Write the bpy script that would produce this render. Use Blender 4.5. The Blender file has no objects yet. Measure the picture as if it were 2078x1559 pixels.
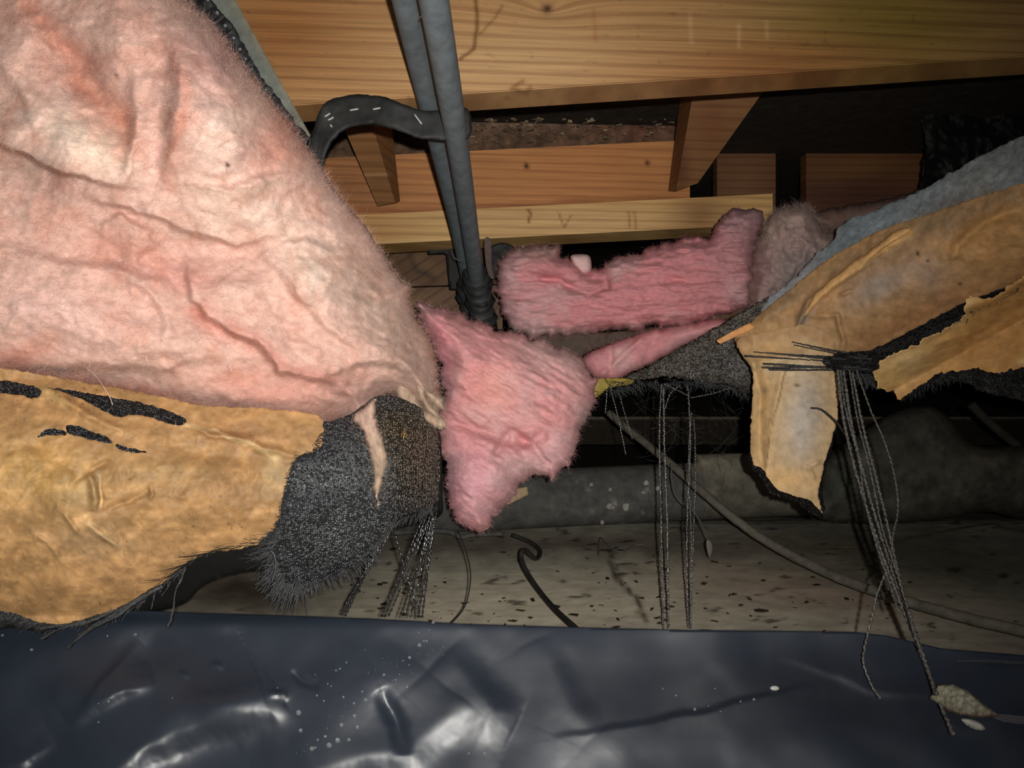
import bpy, math
import numpy as np
from mathutils import Vector

# ------------------------------------------------------------------ camera, light, exposure
W, H, F = 2078.0, 1559.0, 1559.0
CX, CY, CAMZ = W / 2, H / 2, 0.42
scene = bpy.context.scene
COL = scene.collection
cd = bpy.data.cameras.new('camera'); cam = bpy.data.objects.new('camera', cd); COL.objects.link(cam)
cam.location = (0, 0, CAMZ); cam.rotation_euler = (math.pi / 2, 0, 0)
cd.sensor_width = 36; cd.lens = 36 * F / W; cd.clip_start = 0.02
scene.camera = cam
wd = bpy.data.worlds.new('world'); scene.world = wd; wd.use_nodes = True
wd.node_tree.nodes['Background'].inputs[0].default_value = (0.9, 0.95, 1.0, 1)
wd.node_tree.nodes['Background'].inputs[1].default_value = 0.045
ld = bpy.data.lights.new('phone_flash', 'SPOT'); fl = bpy.data.objects.new('phone_flash', ld); COL.objects.link(fl)
fl.location = (0.022, -0.06, CAMZ + 0.018)
fl.rotation_euler = (math.radians(90), 0, math.radians(11))
ld.energy = 43; ld.spot_size = math.radians(112); ld.spot_blend = 1.0; ld.shadow_soft_size = 0.006
ld.color = (1.0, 0.97, 0.92)
scene.view_settings.view_transform = 'Standard'; scene.view_settings.look = 'None'
scene.view_settings.gamma = 1.0; scene.view_settings.exposure = 0.35
scene.view_settings.use_curve_mapping = False
rng = np.random.default_rng(7)

# ------------------------------------------------------------------ helpers
def P(px, py, d):
    px, py, d = np.broadcast_arrays(np.asarray(px, float), np.asarray(py, float), np.asarray(d, float))
    return np.stack([(px - CX) * d / F, d, CAMZ - (py - CY) * d / F], -1)

def pix(v):
    return CX + v[..., 0] / v[..., 1] * F, CY - (v[..., 2] - CAMZ) / v[..., 1] * F

def lin(*c):
    c = np.array(c, float) / 255
    return np.where(c <= .04045, c / 12.92, ((c + .055) / 1.055) ** 2.4)

def vnoise(x, y, s=0):
    xi = np.floor(x); yi = np.floor(y); fx = x - xi; fy = y - yi
    fx = fx * fx * (3 - 2 * fx); fy = fy * fy * (3 - 2 * fy)
    def h(a, b):
        n = np.sin(a * 127.1 + b * 311.7 + s * 74.7) * 43758.5453
        return n - np.floor(n)
    a = h(xi, yi); b = h(xi + 1, yi); c = h(xi, yi + 1); d = h(xi + 1, yi + 1)
    return (a + (b - a) * fx) * (1 - fy) + (c + (d - c) * fx) * fy

def fbm(x, y, sc, s=0, oc=4, rough=.5):
    r = 0; a = 1; t = 0
    for k in range(oc):
        r = r + a * (vnoise(x / sc + 17 * k, y / sc - 9 * k, s + k) * 2 - 1); t += a
        a *= rough; sc /= 2.03
    return r / t

def ridged(x, y, sc, s=0, oc=3):
    r = 0; a = 1; t = 0
    for k in range(oc):
        r = r + a * (1 - np.abs(vnoise(x / sc + 13 * k, y / sc + 5 * k, s + k) * 2 - 1)); t += a
        a *= .5; sc /= 2.1
    return r / t

def seg_dist(x, y, pts):
    best = np.full(x.shape, 1e9)
    for (ax, ay), (bx, by) in zip(pts[:-1], pts[1:]):
        dx, dy = bx - ax, by - ay
        u = np.clip(((x - ax) * dx + (y - ay) * dy) / (dx * dx + dy * dy + 1e-9), 0, 1)
        best = np.minimum(best, np.hypot(x - ax - u * dx, y - ay - u * dy))
    return best

def seg_info(x, y, pts):
    best = np.full(x.shape, 1e9); sg = np.ones(x.shape); uu = np.zeros(x.shape)
    ln = np.array([math.hypot(b[0] - a[0], b[1] - a[1]) for a, b in zip(pts[:-1], pts[1:])]); cum = np.concatenate([[0], np.cumsum(ln)])
    for i, ((ax, ay), (bx, by)) in enumerate(zip(pts[:-1], pts[1:])):
        dx, dy = bx - ax, by - ay
        u = np.clip(((x - ax) * dx + (y - ay) * dy) / (dx * dx + dy * dy + 1e-9), 0, 1)
        d = np.hypot(x - ax - u * dx, y - ay - u * dy); m = d < best
        best = np.where(m, d, best); sg = np.where(m, np.sign(dx * (y - ay) - dy * (x - ax)), sg); uu = np.where(m, (cum[i] + u * ln[i]) / cum[-1], uu)
    return best, sg, uu

def feat(x, y, f):
    """weight field 0..1: ('l', pts, w) gaussian along a line; ('e', cx, cy, rx, ry, deg) ellipse"""
    if f[0] == 'l':
        return np.exp(-(seg_dist(x, y, f[1]) / f[2]) ** 2)
    if f[0] in 'sgt':
        d, sg, u = seg_info(x, y, f[1]); tp = np.clip(np.sin(np.clip(u, .001, .999) * math.pi), 0, 1) ** .6
        if f[0] == 'g': return np.exp(-(d / f[2]) ** 2) * tp
        hi = (sg * f[4] > 0)
        if f[0] == 's': return np.where(hi, np.exp(-(d / f[2]) ** 1.4), np.exp(-(d / f[3]) ** 2)) * tp
        v = np.clip(1 - d / np.where(hi, f[2], f[3]), 0, 1); return v * v * (3 - 2 * v) * .5 * tp + v * .5 * tp
    _, cx, cy, rx, ry, a = f; a = math.radians(a)
    u = ((x - cx) * math.cos(a) + (y - cy) * math.sin(a)) / rx
    v = (-(x - cx) * math.sin(a) + (y - cy) * math.cos(a)) / ry
    return np.exp(-(u * u + v * v))

def heights(x, y, fs, warp=8):
    wx = x + fbm(x, y, 60, 3) * warp; wy = y + fbm(x, y, 60, 5) * warp
    h = np.zeros(x.shape)
    for f, a in fs: h = h + a * feat(wx, wy, f)
    return h

def paint(x, y, base, ps, warp=25, sc=50):
    wx = x + fbm(x, y, sc, 21) * warp; wy = y + fbm(x, y, sc, 23) * warp
    c = np.tile(np.asarray(base, float), x.shape + (1,))
    for f, col, k in ps:
        w = np.clip(feat(wx, wy, f) * k, 0, 1)[..., None]
        c = c * (1 - w) + np.asarray(col) * w
    return c

def inside(x, y, poly):
    r = np.zeros(x.shape, bool); n = len(poly)
    for i in range(n):
        x0, y0 = poly[i]; x1, y1 = poly[(i + 1) % n]
        if y0 == y1: continue
        c = ((y0 > y) != (y1 > y)) & (x < (x1 - x0) * (y - y0) / (y1 - y0) + x0)
        r ^= c
    return r

def dense(poly, step=4, rag=0, rs=14, seed=0, smooth=True):
    p = np.array(poly, float); n = len(p); out = []
    for i in range(n):
        a, b, c, d = p[i - 1], p[i], p[(i + 1) % n], p[(i + 2) % n]
        k = max(2, int(np.hypot(*(c - b)) / step)); t = (np.arange(k) / k)[:, None]
        if smooth:
            o = .5 * ((2 * b) + (-a + c) * t + (2 * a - 5 * b + 4 * c - d) * t ** 2 + (-a + 3 * b - 3 * c + d) * t ** 3)
        else:
            o = b + (c - b) * t
        out.append(o)
    q = np.concatenate(out)
    if rag:
        x, y = q[:, 0].copy(), q[:, 1].copy()
        q[:, 0] += fbm(x, y, rs, 31 + seed, 3, .7) * rag; q[:, 1] += fbm(x, y, rs, 57 + seed, 3, .7) * rag
    return q

def mesh(name, v, q, mat=None, parent=None, col=None, smooth=True, tris=None):
    me = bpy.data.meshes.new(name)
    v = np.ascontiguousarray(v, dtype=np.float32)
    me.vertices.add(len(v)); me.vertices.foreach_set('co', v.ravel())
    q = np.asarray(q, np.int32).reshape(-1, 4)
    t = np.zeros((0, 3), np.int32) if tris is None else np.asarray(tris, np.int32).reshape(-1, 3)
    me.loops.add(q.size + t.size); me.loops.foreach_set('vertex_index', np.concatenate([q.ravel(), t.ravel()]))
    me.polygons.add(len(q) + len(t))
    st = np.concatenate([np.arange(len(q)) * 4, q.size + np.arange(len(t)) * 3]).astype(np.int32)
    me.polygons.foreach_set('loop_start', st)
    me.update(calc_edges=True)
    me.validate()
    me.polygons.foreach_set('use_smooth', np.full(len(me.polygons), smooth))
    if col is not None:
        a = me.color_attributes.new('Col', 'FLOAT_COLOR', 'POINT')
        c = np.ones((len(v), 4), np.float32); c[:, :3] = np.clip(col, 0.0005, 1)
        a.data.foreach_set('color', c.ravel())
    o = bpy.data.objects.new(name, me); COL.objects.link(o)
    if mat: me.materials.append(mat)
    if parent: o.parent = parent
    return o

def tag(o, label=None, cat=None, group=None, kind=None):
    if label: o['label'] = label
    if cat: o['category'] = cat
    if group: o['group'] = group
    if kind: o['kind'] = kind
    return o

def thing(name, loc, label, cat, group=None):
    o = bpy.data.objects.new(name, None); COL.objects.link(o); o.empty_display_size = .05
    tag(o, label, cat, group); o['_loc'] = 0; del o['_loc']
    return o

def blob(name, poly, depth, mat, parent=None, step=4, rag=0, rs=14, holes=(), thick=.002, pillow=None,
         hfn=None, cfn=None, smooth=True, seed=0, keep=None):
    """solid piece whose outline follows poly; pillow=(front, back, R px) rounds it off towards its outline"""
    ring = dense(poly, 3, rag, rs, seed, smooth)
    hr = [dense(h, 3, rag * .8, rs, seed + 3, True) for h in holes]
    x0, y0 = ring.min(0) - step; x1, y1 = ring.max(0) + step
    nx = int((x1 - x0) / step) + 2; ny = int((y1 - y0) / step) + 2
    gx, gy = np.meshgrid(x0 + np.arange(nx) * step, y0 + np.arange(ny) * step)
    cx = (gx[:-1, :-1] + step / 2); cy = (gy[:-1, :-1] + step / 2)
    ins = inside(cx, cy, ring)
    for h in hr: ins &= ~inside(cx, cy, h)
    idx = np.arange(nx * ny).reshape(ny, nx)
    q = np.stack([idx[:-1, :-1], idx[1:, :-1], idx[1:, 1:], idx[:-1, 1:]], -1)[ins]
    used = np.unique(q); remap = np.full(nx * ny, -1); remap[used] = np.arange(len(used)); q = remap[q]
    x = gx.ravel()[used].copy(); y = gy.ravel()[used].copy(); N = len(x)
    e = np.concatenate([q[:, [0, 1]], q[:, [1, 2]], q[:, [2, 3]], q[:, [3, 0]]])
    code = e[:, 0] * N + e[:, 1]; rev = e[:, 1] * N + e[:, 0]
    be = e[~np.isin(code, rev)]; bv = np.unique(be)
    allr = np.concatenate([ring] + hr)
    t = np.empty(N)
    for k in range(0, N, 4000):
        t[k:k + 4000] = np.sqrt(((x[k:k + 4000, None] - ring[None, :, 0]) ** 2 + (y[k:k + 4000, None] - ring[None, :, 1]) ** 2).min(1))
    dd = (x[bv][:, None] - allr[None, :, 0]) ** 2 + (y[bv][:, None] - allr[None, :, 1]) ** 2
    j = dd.argmin(1); ok = dd.min(1) < (step * 1.6) ** 2
    x[bv[ok]] = allr[j[ok], 0]; y[bv[ok]] = allr[j[ok], 1]; t[bv] = np.where(ok & (j < len(ring)), 0, t[bv])
    D = depth(x, y) if callable(depth) else np.full(N, float(depth))
    hh = hfn(x, y) if hfn is not None else 0
    if pillow:
        hf, hb, R = pillow
        pr = np.sqrt(1 - (1 - np.clip(t / R, 0, 1)) ** 2)
        f = D - hf * pr - hh * np.clip(t / (R * .25) + .1, 0, 1); b = np.maximum(D + hb * pr + .001, f + .002)
    else:
        f = D - hh; b = f + thick
    v = np.concatenate([P(x, y, f), P(x, y, b)])
    side = np.stack([be[:, 1], be[:, 0], be[:, 0] + N, be[:, 1] + N], -1)
    Q = np.concatenate([q, q[:, ::-1] + N, side])
    col = None
    if cfn is not None:
        c = cfn(x, y); col = np.concatenate([c, c])
    o = mesh(name, v, Q, mat, parent, col)
    if keep is not None:
        keep.update(v=v[:N], c=c if cfn is not None else None, t=t, x=x, y=y)
    return o

def grow_fibres(name, K, mat, parent, n, length=(.008, .02), rad=.00012, edge=.35, tang=1.0, seed=1, lum=1.15, pref=None, mask=None):
    r = np.random.default_rng(seed)
    v, t = K['v'], K['t']
    w = np.exp(-t / 10) * edge * 12 + (1 - edge)
    if mask is not None: w = w * mask(K['x'], K['y'])
    w = w / w.sum()
    i = r.choice(len(v), n, p=w)
    p = v[i] + r.normal(0, .0012, (n, 3))
    d = r.normal(0, 1, (n, 3)) * np.array([tang, .25, tang])
    if pref is not None: d = d + np.array(pref) * r.choice([-1, 1], n)[:, None]
    d[:, 1] -= .35
    d /= np.linalg.norm(d, axis=1)[:, None]
    L = r.uniform(length[0], length[1], n)[:, None]
    bend = r.normal(0, .35, (n, 3)); k = 4
    path = np.stack([p + d * L * s + bend * L * s * s for s in np.linspace(0, 1, k)], 1)
    path[:, 0, 1] += .001
    a = np.cross(d, r.normal(0, 1, (n, 3))); a /= np.linalg.norm(a, axis=1)[:, None] + 1e-9
    b = np.cross(d, a)
    rr = rad * r.uniform(.6, 1.3, (n, 1, 1)) * np.linspace(1, .35, k)[None, :, None]
    rings = [path + (a[:, None] * math.cos(q) + b[:, None] * math.sin(q)) * rr for q in (0, 2.094, 4.188)]
    V = np.stack(rings, 2).reshape(-1, 3)
    base = (np.arange(n) * k * 3)[:, None, None]
    qs = []
    for s in range(k - 1):
        for m in range(3):
            m2 = (m + 1) % 3
            qs.append([s * 3 + m, s * 3 + m2, (s + 1) * 3 + m2, (s + 1) * 3 + m])
    Q = (base + np.array(qs)[None]).reshape(-1, 4)
    c = K['c'][i] * lum * r.uniform(.8, 1.25, (n, 1)); c = np.clip(c, 0, .95)
    o = mesh(name, V, Q, mat, parent, np.repeat(c, k * 3, axis=0))
    return tag(o, kind='stuff')

def catmull(pts, n):
    p = np.array(pts, float); m = len(p); t = np.linspace(0, m - 1 - 1e-6, n); i = t.astype(int); u = (t - i)[:, None]
    g = lambda k: p[np.clip(k, 0, m - 1)]
    a, b, c, d = g(i - 1), g(i), g(i + 1), g(i + 2)
    return .5 * (2 * b + (c - a) * u + (2 * a - 5 * b + 4 * c - d) * u ** 2 + (3 * b - a - 3 * c + d) * u ** 3)

def tube(name, ctrl, rad, mat, parent=None, n=24, sides=16, flat=1.0, twist=0.0, jit=0, rfn=None, col=None, px=True, seed=0, phase=0, straight=False):
    """ctrl = (px, py, depth) stations; rad in metres"""
    c = np.array(ctrl, float); pw = P(c[:, 0], c[:, 1], c[:, 2]) if px else c
    if straight:
        s = np.linspace(0, len(pw) - 1, n); path = np.stack([np.interp(s, np.arange(len(pw)), pw[:, k]) for k in range(3)], -1)
    else: path = catmull(pw, n)
    if jit:
        r = np.random.default_rng(seed + 5); j = r.normal(0, jit, (n, 3)); path = path + (j + np.roll(j, 1, 0)) / 2
    tg = np.gradient(path, axis=0); tg /= np.linalg.norm(tg, axis=1)[:, None] + 1e-12
    up = np.array([0, -1, 0.]) if abs(tg[:, 1]).mean() < .8 else np.array([1., 0, 0])
    a = np.cross(tg, up); a /= np.linalg.norm(a, axis=1)[:, None] + 1e-12; b = np.cross(tg, a)
    ln = np.concatenate([[0], np.cumsum(np.linalg.norm(np.diff(path, axis=0), axis=1))])
    R = (np.full(n, rad) if rfn is None else rad * rfn(np.linspace(0, 1, n)))
    th = np.linspace(0, 2 * math.pi, sides, endpoint=False)
    tw = phase + twist * ln
    ca, sa = np.cos(th)[None] * R[:, None], np.sin(th)[None] * R[:, None] * flat
    u = ca * np.cos(tw)[:, None] - sa * np.sin(tw)[:, None]; w = ca * np.sin(tw)[:, None] + sa * np.cos(tw)[:, None]
    V = path[:, None] + a[:, None] * u[..., None] + b[:, None] * w[..., None]
    V = V.reshape(-1, 3); q = []
    s = np.arange(n - 1)[:, None] * sides; m = np.arange(sides)[None]; m2 = (m + 1) % sides
    Q = np.stack([s + m, s + m2, s + sides + m2, s + sides + m], -1).reshape(-1, 4)
    V = np.concatenate([V, path[[0, -1]]]); e = len(V)
    mm = np.arange(sides)
    tr = np.concatenate([np.stack([np.full(sides, e - 2), (mm + 1) % sides, mm], -1),
                         np.stack([np.full(sides, e - 1), (n - 1) * sides + mm, (n - 1) * sides + (mm + 1) % sides], -1)])
    C = None if col is None else np.tile(np.asarray(col), (len(V), 1))
    return mesh(name, V, Q, mat, parent, C, tris=tr)

def strand(parent, ctrl, w=.0011, mat=None, name='strand', twist=900, jit=.0003, seed=0, flat=.3):
    c = np.array(ctrl, float); pw = P(c[:, 0], c[:, 1], c[:, 2])
    L = np.linalg.norm(np.diff(pw, axis=0), axis=1).sum(); n = int(np.clip(L / .0016, 8, 220))
    return tube(name, ctrl, w, mat or M['thread'], parent, n=n, sides=4, flat=flat, twist=twist, jit=jit, seed=seed, phase=seed)

def hexa(name, front, ext, mat, parent=None, cfn=None, n=(60, 16), back=None, rough=0, hfn=None):
    """front = four (px,py,d): TL TR BR BL ; ext = offset vector to the back face, all faces gridded"""
    f = np.array([P(*c) for c in front]); b = f + np.array(ext) if back is None else np.array([P(*c) for c in back])
    V = []; Q = []; off = 0
    def face(A, B, C_, D_, nu, nv):          # A->B u, A->D v
        nonlocal off
        u, v = np.meshgrid(np.linspace(0, 1, nu + 1), np.linspace(0, 1, nv + 1)); u = u[..., None]; v = v[..., None]
        g = (A * (1 - u) + B * u) * (1 - v) + (D_ * (1 - u) + C_ * u) * v
        i = np.arange((nu + 1) * (nv + 1)).reshape(nv + 1, nu + 1) + off
        V.append(g.reshape(-1, 3)); Q.append(np.stack([i[:-1, :-1], i[1:, :-1], i[1:, 1:], i[:-1, 1:]], -1).reshape(-1, 4)); off += g.shape[0] * g.shape[1]
    nu, nv = n
    face(f[0], f[1], f[2], f[3], nu, nv)
    face(b[1], b[0], b[3], b[2], 4, 2)
    face(b[0], b[1], f[1], f[0], nu, 3)
    face(f[3], f[2], b[2], b[3], nu, 5)
    face(b[0], f[0], f[3], b[3], 3, nv)
    face(f[1], b[1], b[2], f[2], 3, nv)
    V = np.concatenate(V); Q = np.concatenate(Q)
    x, y = pix(V)
    if hfn is not None: V[:, 1] -= hfn(x, y)
    return mesh(name, V, Q, mat, parent, cfn(x, y) if cfn else None, smooth=False)

# ------------------------------------------------------------------ materials
M = {}
def mat(name, rough=.8, spec=.3, attr=True, col=(.5, .5, .5), nscale=None, namt=.3, stretch=(1, 1, 1), bump=0, bscale=300,
        bdist=.002, metal=0, sheen=0, sss=0, vor=None, trans=0, weave_and_glint=None, detail=6, bstretch=None):
    m = bpy.data.materials.new(name); m.use_nodes = True; nt = m.node_tree; nd = nt.nodes; L = nt.links
    b = nd['Principled BSDF']
    b.inputs['Roughness'].default_value = rough; b.inputs['Specular IOR Level'].default_value = spec
    b.inputs['Metallic'].default_value = metal
    if sheen: b.inputs['Sheen Weight'].default_value = sheen; b.inputs['Sheen Roughness'].default_value = .5
    if trans: b.inputs['Transmission Weight'].default_value = trans
    tc = nd.new('ShaderNodeTexCoord'); mp = nd.new('ShaderNodeMapping'); mp.inputs['Scale'].default_value = stretch
    L.new(tc.outputs['Object'], mp.inputs[0])
    if attr:
        at = nd.new('ShaderNodeAttribute'); at.attribute_name = 'Col'; c = at.outputs['Color']
    else:
        rgb = nd.new('ShaderNodeRGB'); rgb.outputs[0].default_value = (*col, 1); c = rgb.outputs[0]
    def mul(c, fac_out, lo, hi):
        mr = nd.new('ShaderNodeMapRange'); mr.inputs['From Min'].default_value = .3; mr.inputs['From Max'].default_value = .7
        mr.inputs['To Min'].default_value = lo; mr.inputs['To Max'].default_value = hi
        L.new(fac_out, mr.inputs[0])
        mx = nd.new('ShaderNodeVectorMath'); mx.operation = 'SCALE'; L.new(c, mx.inputs[0]); L.new(mr.outputs[0], mx.inputs['Scale'])
        return mx.outputs[0]
    if nscale:
        n = nd.new('ShaderNodeTexNoise'); n.inputs['Scale'].default_value = nscale; n.inputs['Detail'].default_value = detail
        n.inputs['Roughness'].default_value = .6
        L.new(mp.outputs[0], n.inputs[0]); c = mul(c, n.outputs[0], 1 - namt, 1 + namt)
    hsrc = None
    if weave_and_glint:
        # interlaced threads: two crossed waves, broken up by noise; strand highlights painted in as light speckle
        sc, amt = weave_and_glint
        nz = nd.new('ShaderNodeTexNoise'); nz.inputs['Scale'].default_value = sc * .35; L.new(tc.outputs['Object'], nz.inputs[0])
        vm = nd.new('ShaderNodeVectorMath'); vm.operation = 'SCALE'; vm.inputs['Scale'].default_value = 1.6 / sc; L.new(nz.outputs['Color'], vm.inputs[0])
        va = nd.new('ShaderNodeVectorMath'); L.new(vm.outputs[0], va.inputs[0]); L.new(tc.outputs['Object'], va.inputs[1])
        vo = nd.new('ShaderNodeTexVoronoi'); vo.inputs['Scale'].default_value = sc; vo.inputs['Randomness'].default_value = .55
        L.new(va.outputs[0], vo.inputs[0])
        cr = nd.new('ShaderNodeValToRGB'); cr.color_ramp.elements[0].position = .18; cr.color_ramp.elements[1].position = .62
        cr.color_ramp.elements[0].color = (1 + amt, 1 + amt, 1 + amt, 1); cr.color_ramp.elements[1].color = (.12, .12, .12, 1)
        L.new(vo.outputs['Distance'], cr.inputs[0])
        wn = nd.new('ShaderNodeVectorMath'); wn.operation = 'MULTIPLY'; L.new(c, wn.inputs[0]); L.new(cr.outputs[0], wn.inputs[1]); c = wn.outputs[0]
        n3 = nd.new('ShaderNodeVectorMath'); n3.operation = 'MULTIPLY'; L.new(vo.outputs['Color'], n3.inputs[0])
        sp = nd.new('ShaderNodeSeparateColor'); L.new(vo.outputs['Color'], sp.inputs[0])
        c = mul(c, sp.outputs[0], .35, 1.8)
        hsrc = cr.outputs[0]
    L.new(c, b.inputs['Base Color'])
    if sss:
        b.inputs['Subsurface Weight'].default_value = sss; b.inputs['Subsurface Radius'].default_value = (1, .45, .4); b.inputs['Subsurface Scale'].default_value = .012
    if bump:
        bp = nd.new('ShaderNodeBump'); bp.inputs['Strength'].default_value = bump; bp.inputs['Distance'].default_value = bdist
        if hsrc is None:
            n2 = nd.new('ShaderNodeTexNoise'); n2.inputs['Scale'].default_value = bscale; n2.inputs['Detail'].default_value = 5
            mp2 = nd.new('ShaderNodeMapping'); mp2.inputs['Scale'].default_value = bstretch or stretch
            L.new(tc.outputs['Object'], mp2.inputs[0]); L.new(mp2.outputs[0], n2.inputs[0]); hsrc = n2.outputs[0]
        L.new(hsrc, bp.inputs['Height']); L.new(bp.outputs[0], b.inputs['Normal'])
    M[name] = m; return m

mat('fibreglass', .95, .15, nscale=150, namt=.13, bump=.4, bscale=340, bdist=.0016, sss=.15, stretch=(.5, 1, 1.2))
mat('fibre', .28, .7)
mat('kraft', .6, .35, nscale=75, namt=.22, bump=.5, bscale=95, bdist=.0022, detail=9)
mat('woven', .45, .5, weave_and_glint=(430, .9), bump=1.0, bdist=.0012)
mat('duct_cloth', .9, .2, nscale=110, namt=.3, bump=.7, bscale=120, bdist=.003, detail=9)
mat('thread', .25, .9, attr=False, col=(.12, .115, .105), nscale=300, namt=.8)
mat('strand_dark', .22, .9, attr=False, col=(.02, .02, .021), nscale=300, namt=.8)
mat('fringe', .5, .5, attr=False, col=(.035, .036, .038), nscale=400, namt=.6)
mat('hair_black', .7, .3, attr=False, col=(.008, .008, .008))
mat('pipe_grey', .6, .4, nscale=60, namt=.25, bump=.15, bscale=200, bdist=.0006)
mat('rubber', .62, .35, nscale=60, namt=.4, bump=.2, bscale=120, bdist=.0006)
mat('earth', .9, .2, nscale=16, namt=.14, bump=.35, bscale=50, bdist=.003, detail=9)
mat('dusty', .85, .25, nscale=40, namt=.35, bump=.5, bscale=90, bdist=.003)
mat('stone', .8, .3, nscale=90, namt=.25, bump=.5, bscale=120, bdist=.003)
mat('web', .6, .4, attr=False, col=(.12, .115, .11))
mat('plastic', .42, .7, nscale=10, namt=.12, bump=.05, bscale=200, bdist=.0004)
m = mat('water', .03, .8, attr=False, col=(.8, .85, .88)); m.node_tree.nodes['Principled BSDF'].inputs['Transmission Weight'].default_value = .85
m.node_tree.nodes['Principled BSDF'].inputs['IOR'].default_value = 1.33

def wood(name, grain=1.0, ringamt=.4, axis=(1, 1, 1), rot=(0, 0, 0), knots=(), rough=.6):
    m = bpy.data.materials.new(name); m.use_nodes = True; nt = m.node_tree; nd = nt.nodes; L = nt.links
    b = nd['Principled BSDF']; b.inputs['Roughness'].default_value = rough; b.inputs['Specular IOR Level'].default_value = .35
    tc = nd.new('ShaderNodeTexCoord'); mp = nd.new('ShaderNodeMapping'); mp.inputs['Rotation'].default_value = rot
    L.new(tc.outputs['Object'], mp.inputs[0]); vec = mp.outputs[0]
    for kx, kz, kr, ka in knots:                # grain lines swerve round each knot
        dv = nd.new('ShaderNodeVectorMath'); dv.operation = 'SUBTRACT'; L.new(tc.outputs['Object'], dv.inputs[0]); dv.inputs[1].default_value = (kx, 0, kz)
        ml = nd.new('ShaderNodeVectorMath'); ml.operation = 'MULTIPLY'; ml.inputs[1].default_value = (.45 / kr, 0, 1 / kr); L.new(dv.outputs[0], ml.inputs[0])
        ln = nd.new('ShaderNodeVectorMath'); ln.operation = 'LENGTH'; L.new(ml.outputs[0], ln.inputs[0])
        ex = nd.new('ShaderNodeMath'); ex.operation = 'POWER'; ex.inputs[0].default_value = .35; L.new(ln.outputs['Value'], ex.inputs[1])
        sx = nd.new('ShaderNodeMath'); sx.operation = 'MULTIPLY'; sx.inputs[1].default_value = ka; L.new(ex.outputs[0], sx.inputs[0])
        cb = nd.new('ShaderNodeCombineXYZ'); L.new(sx.outputs[0], cb.inputs['Z'])
        ad = nd.new('ShaderNodeVectorMath'); L.new(vec, ad.inputs[0]); L.new(cb.outputs[0], ad.inputs[1]); vec = ad.outputs[0]
    m1 = nd.new('ShaderNodeMapping'); m1.inputs['Scale'].default_value = (1.2 * grain, 3, 26 * grain); L.new(vec, m1.inputs[0])
    wv = nd.new('ShaderNodeTexWave'); wv.bands_direction = 'Z'; wv.inputs['Scale'].default_value = .55; wv.inputs['Distortion'].default_value = 5
    wv.inputs['Detail'].default_value = 3; wv.inputs['Detail Scale'].default_value = .6; L.new(m1.outputs[0], wv.inputs[0])
    m2 = nd.new('ShaderNodeMapping'); m2.inputs['Scale'].default_value = (4, 6, 170); L.new(vec, m2.inputs[0])
    n = nd.new('ShaderNodeTexNoise'); n.inputs['Scale'].default_value = 2; n.inputs['Detail'].default_value = 6; L.new(m2.outputs[0], n.inputs[0])
    at = nd.new('ShaderNodeAttribute'); at.attribute_name = 'Col'
    cr = nd.new('ShaderNodeValToRGB'); e = cr.color_ramp.elements
    e[0].position = .02; e[0].color = (1 - ringamt, 1 - ringamt * 1.25, 1 - ringamt * 1.4, 1); e[1].position = .42; e[1].color = (1, 1, 1, 1)
    L.new(wv.outputs[0], cr.inputs[0])
    mr = nd.new('ShaderNodeMapRange'); mr.inputs['From Min'].default_value = .3; mr.inputs['From Max'].default_value = .7; mr.inputs['To Min'].default_value = .78; mr.inputs['To Max'].default_value = 1.15
    L.new(n.outputs[0], mr.inputs[0])
    x1 = nd.new('ShaderNodeVectorMath'); x1.operation = 'MULTIPLY'; L.new(at.outputs[0], x1.inputs[0]); L.new(cr.outputs[0], x1.inputs[1])
    x2 = nd.new('ShaderNodeVectorMath'); x2.operation = 'SCALE'; L.new(x1.outputs[0], x2.inputs[0]); L.new(mr.outputs[0], x2.inputs['Scale'])
    L.new(x2.outputs[0], b.inputs['Base Color'])
    bp = nd.new('ShaderNodeBump'); bp.inputs['Strength'].default_value = .25; bp.inputs['Distance'].default_value = .0008
    L.new(n.outputs[0], bp.inputs['Height']); L.new(bp.outputs[0], b.inputs['Normal'])
    M[name] = m; return m
k1 = P(1110, 18, 1.09)
wood('pine', 1.25, .22, knots=((float(k1[0]), float(k1[2]), .022, .03),))
wood('pine_red', 1.2, .2)
wood('pine_dark', .8, .3, rot=(0, .6, 0))

# ------------------------------------------------------------------ setting
def world_grid(name, xs, ys, zfn, cfn, m):
    gx, gy = np.meshgrid(xs, ys); z = zfn(gx, gy)
    V = np.stack([gx, gy, z], -1).reshape(-1, 3); i = np.arange(gx.size).reshape(gx.shape)
    Q = np.stack([i[:-1, :-1], i[:-1, 1:], i[1:, 1:], i[1:, :-1]], -1).reshape(-1, 4)
    return mesh(name, V, Q, m, None, cfn(V))

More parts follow.
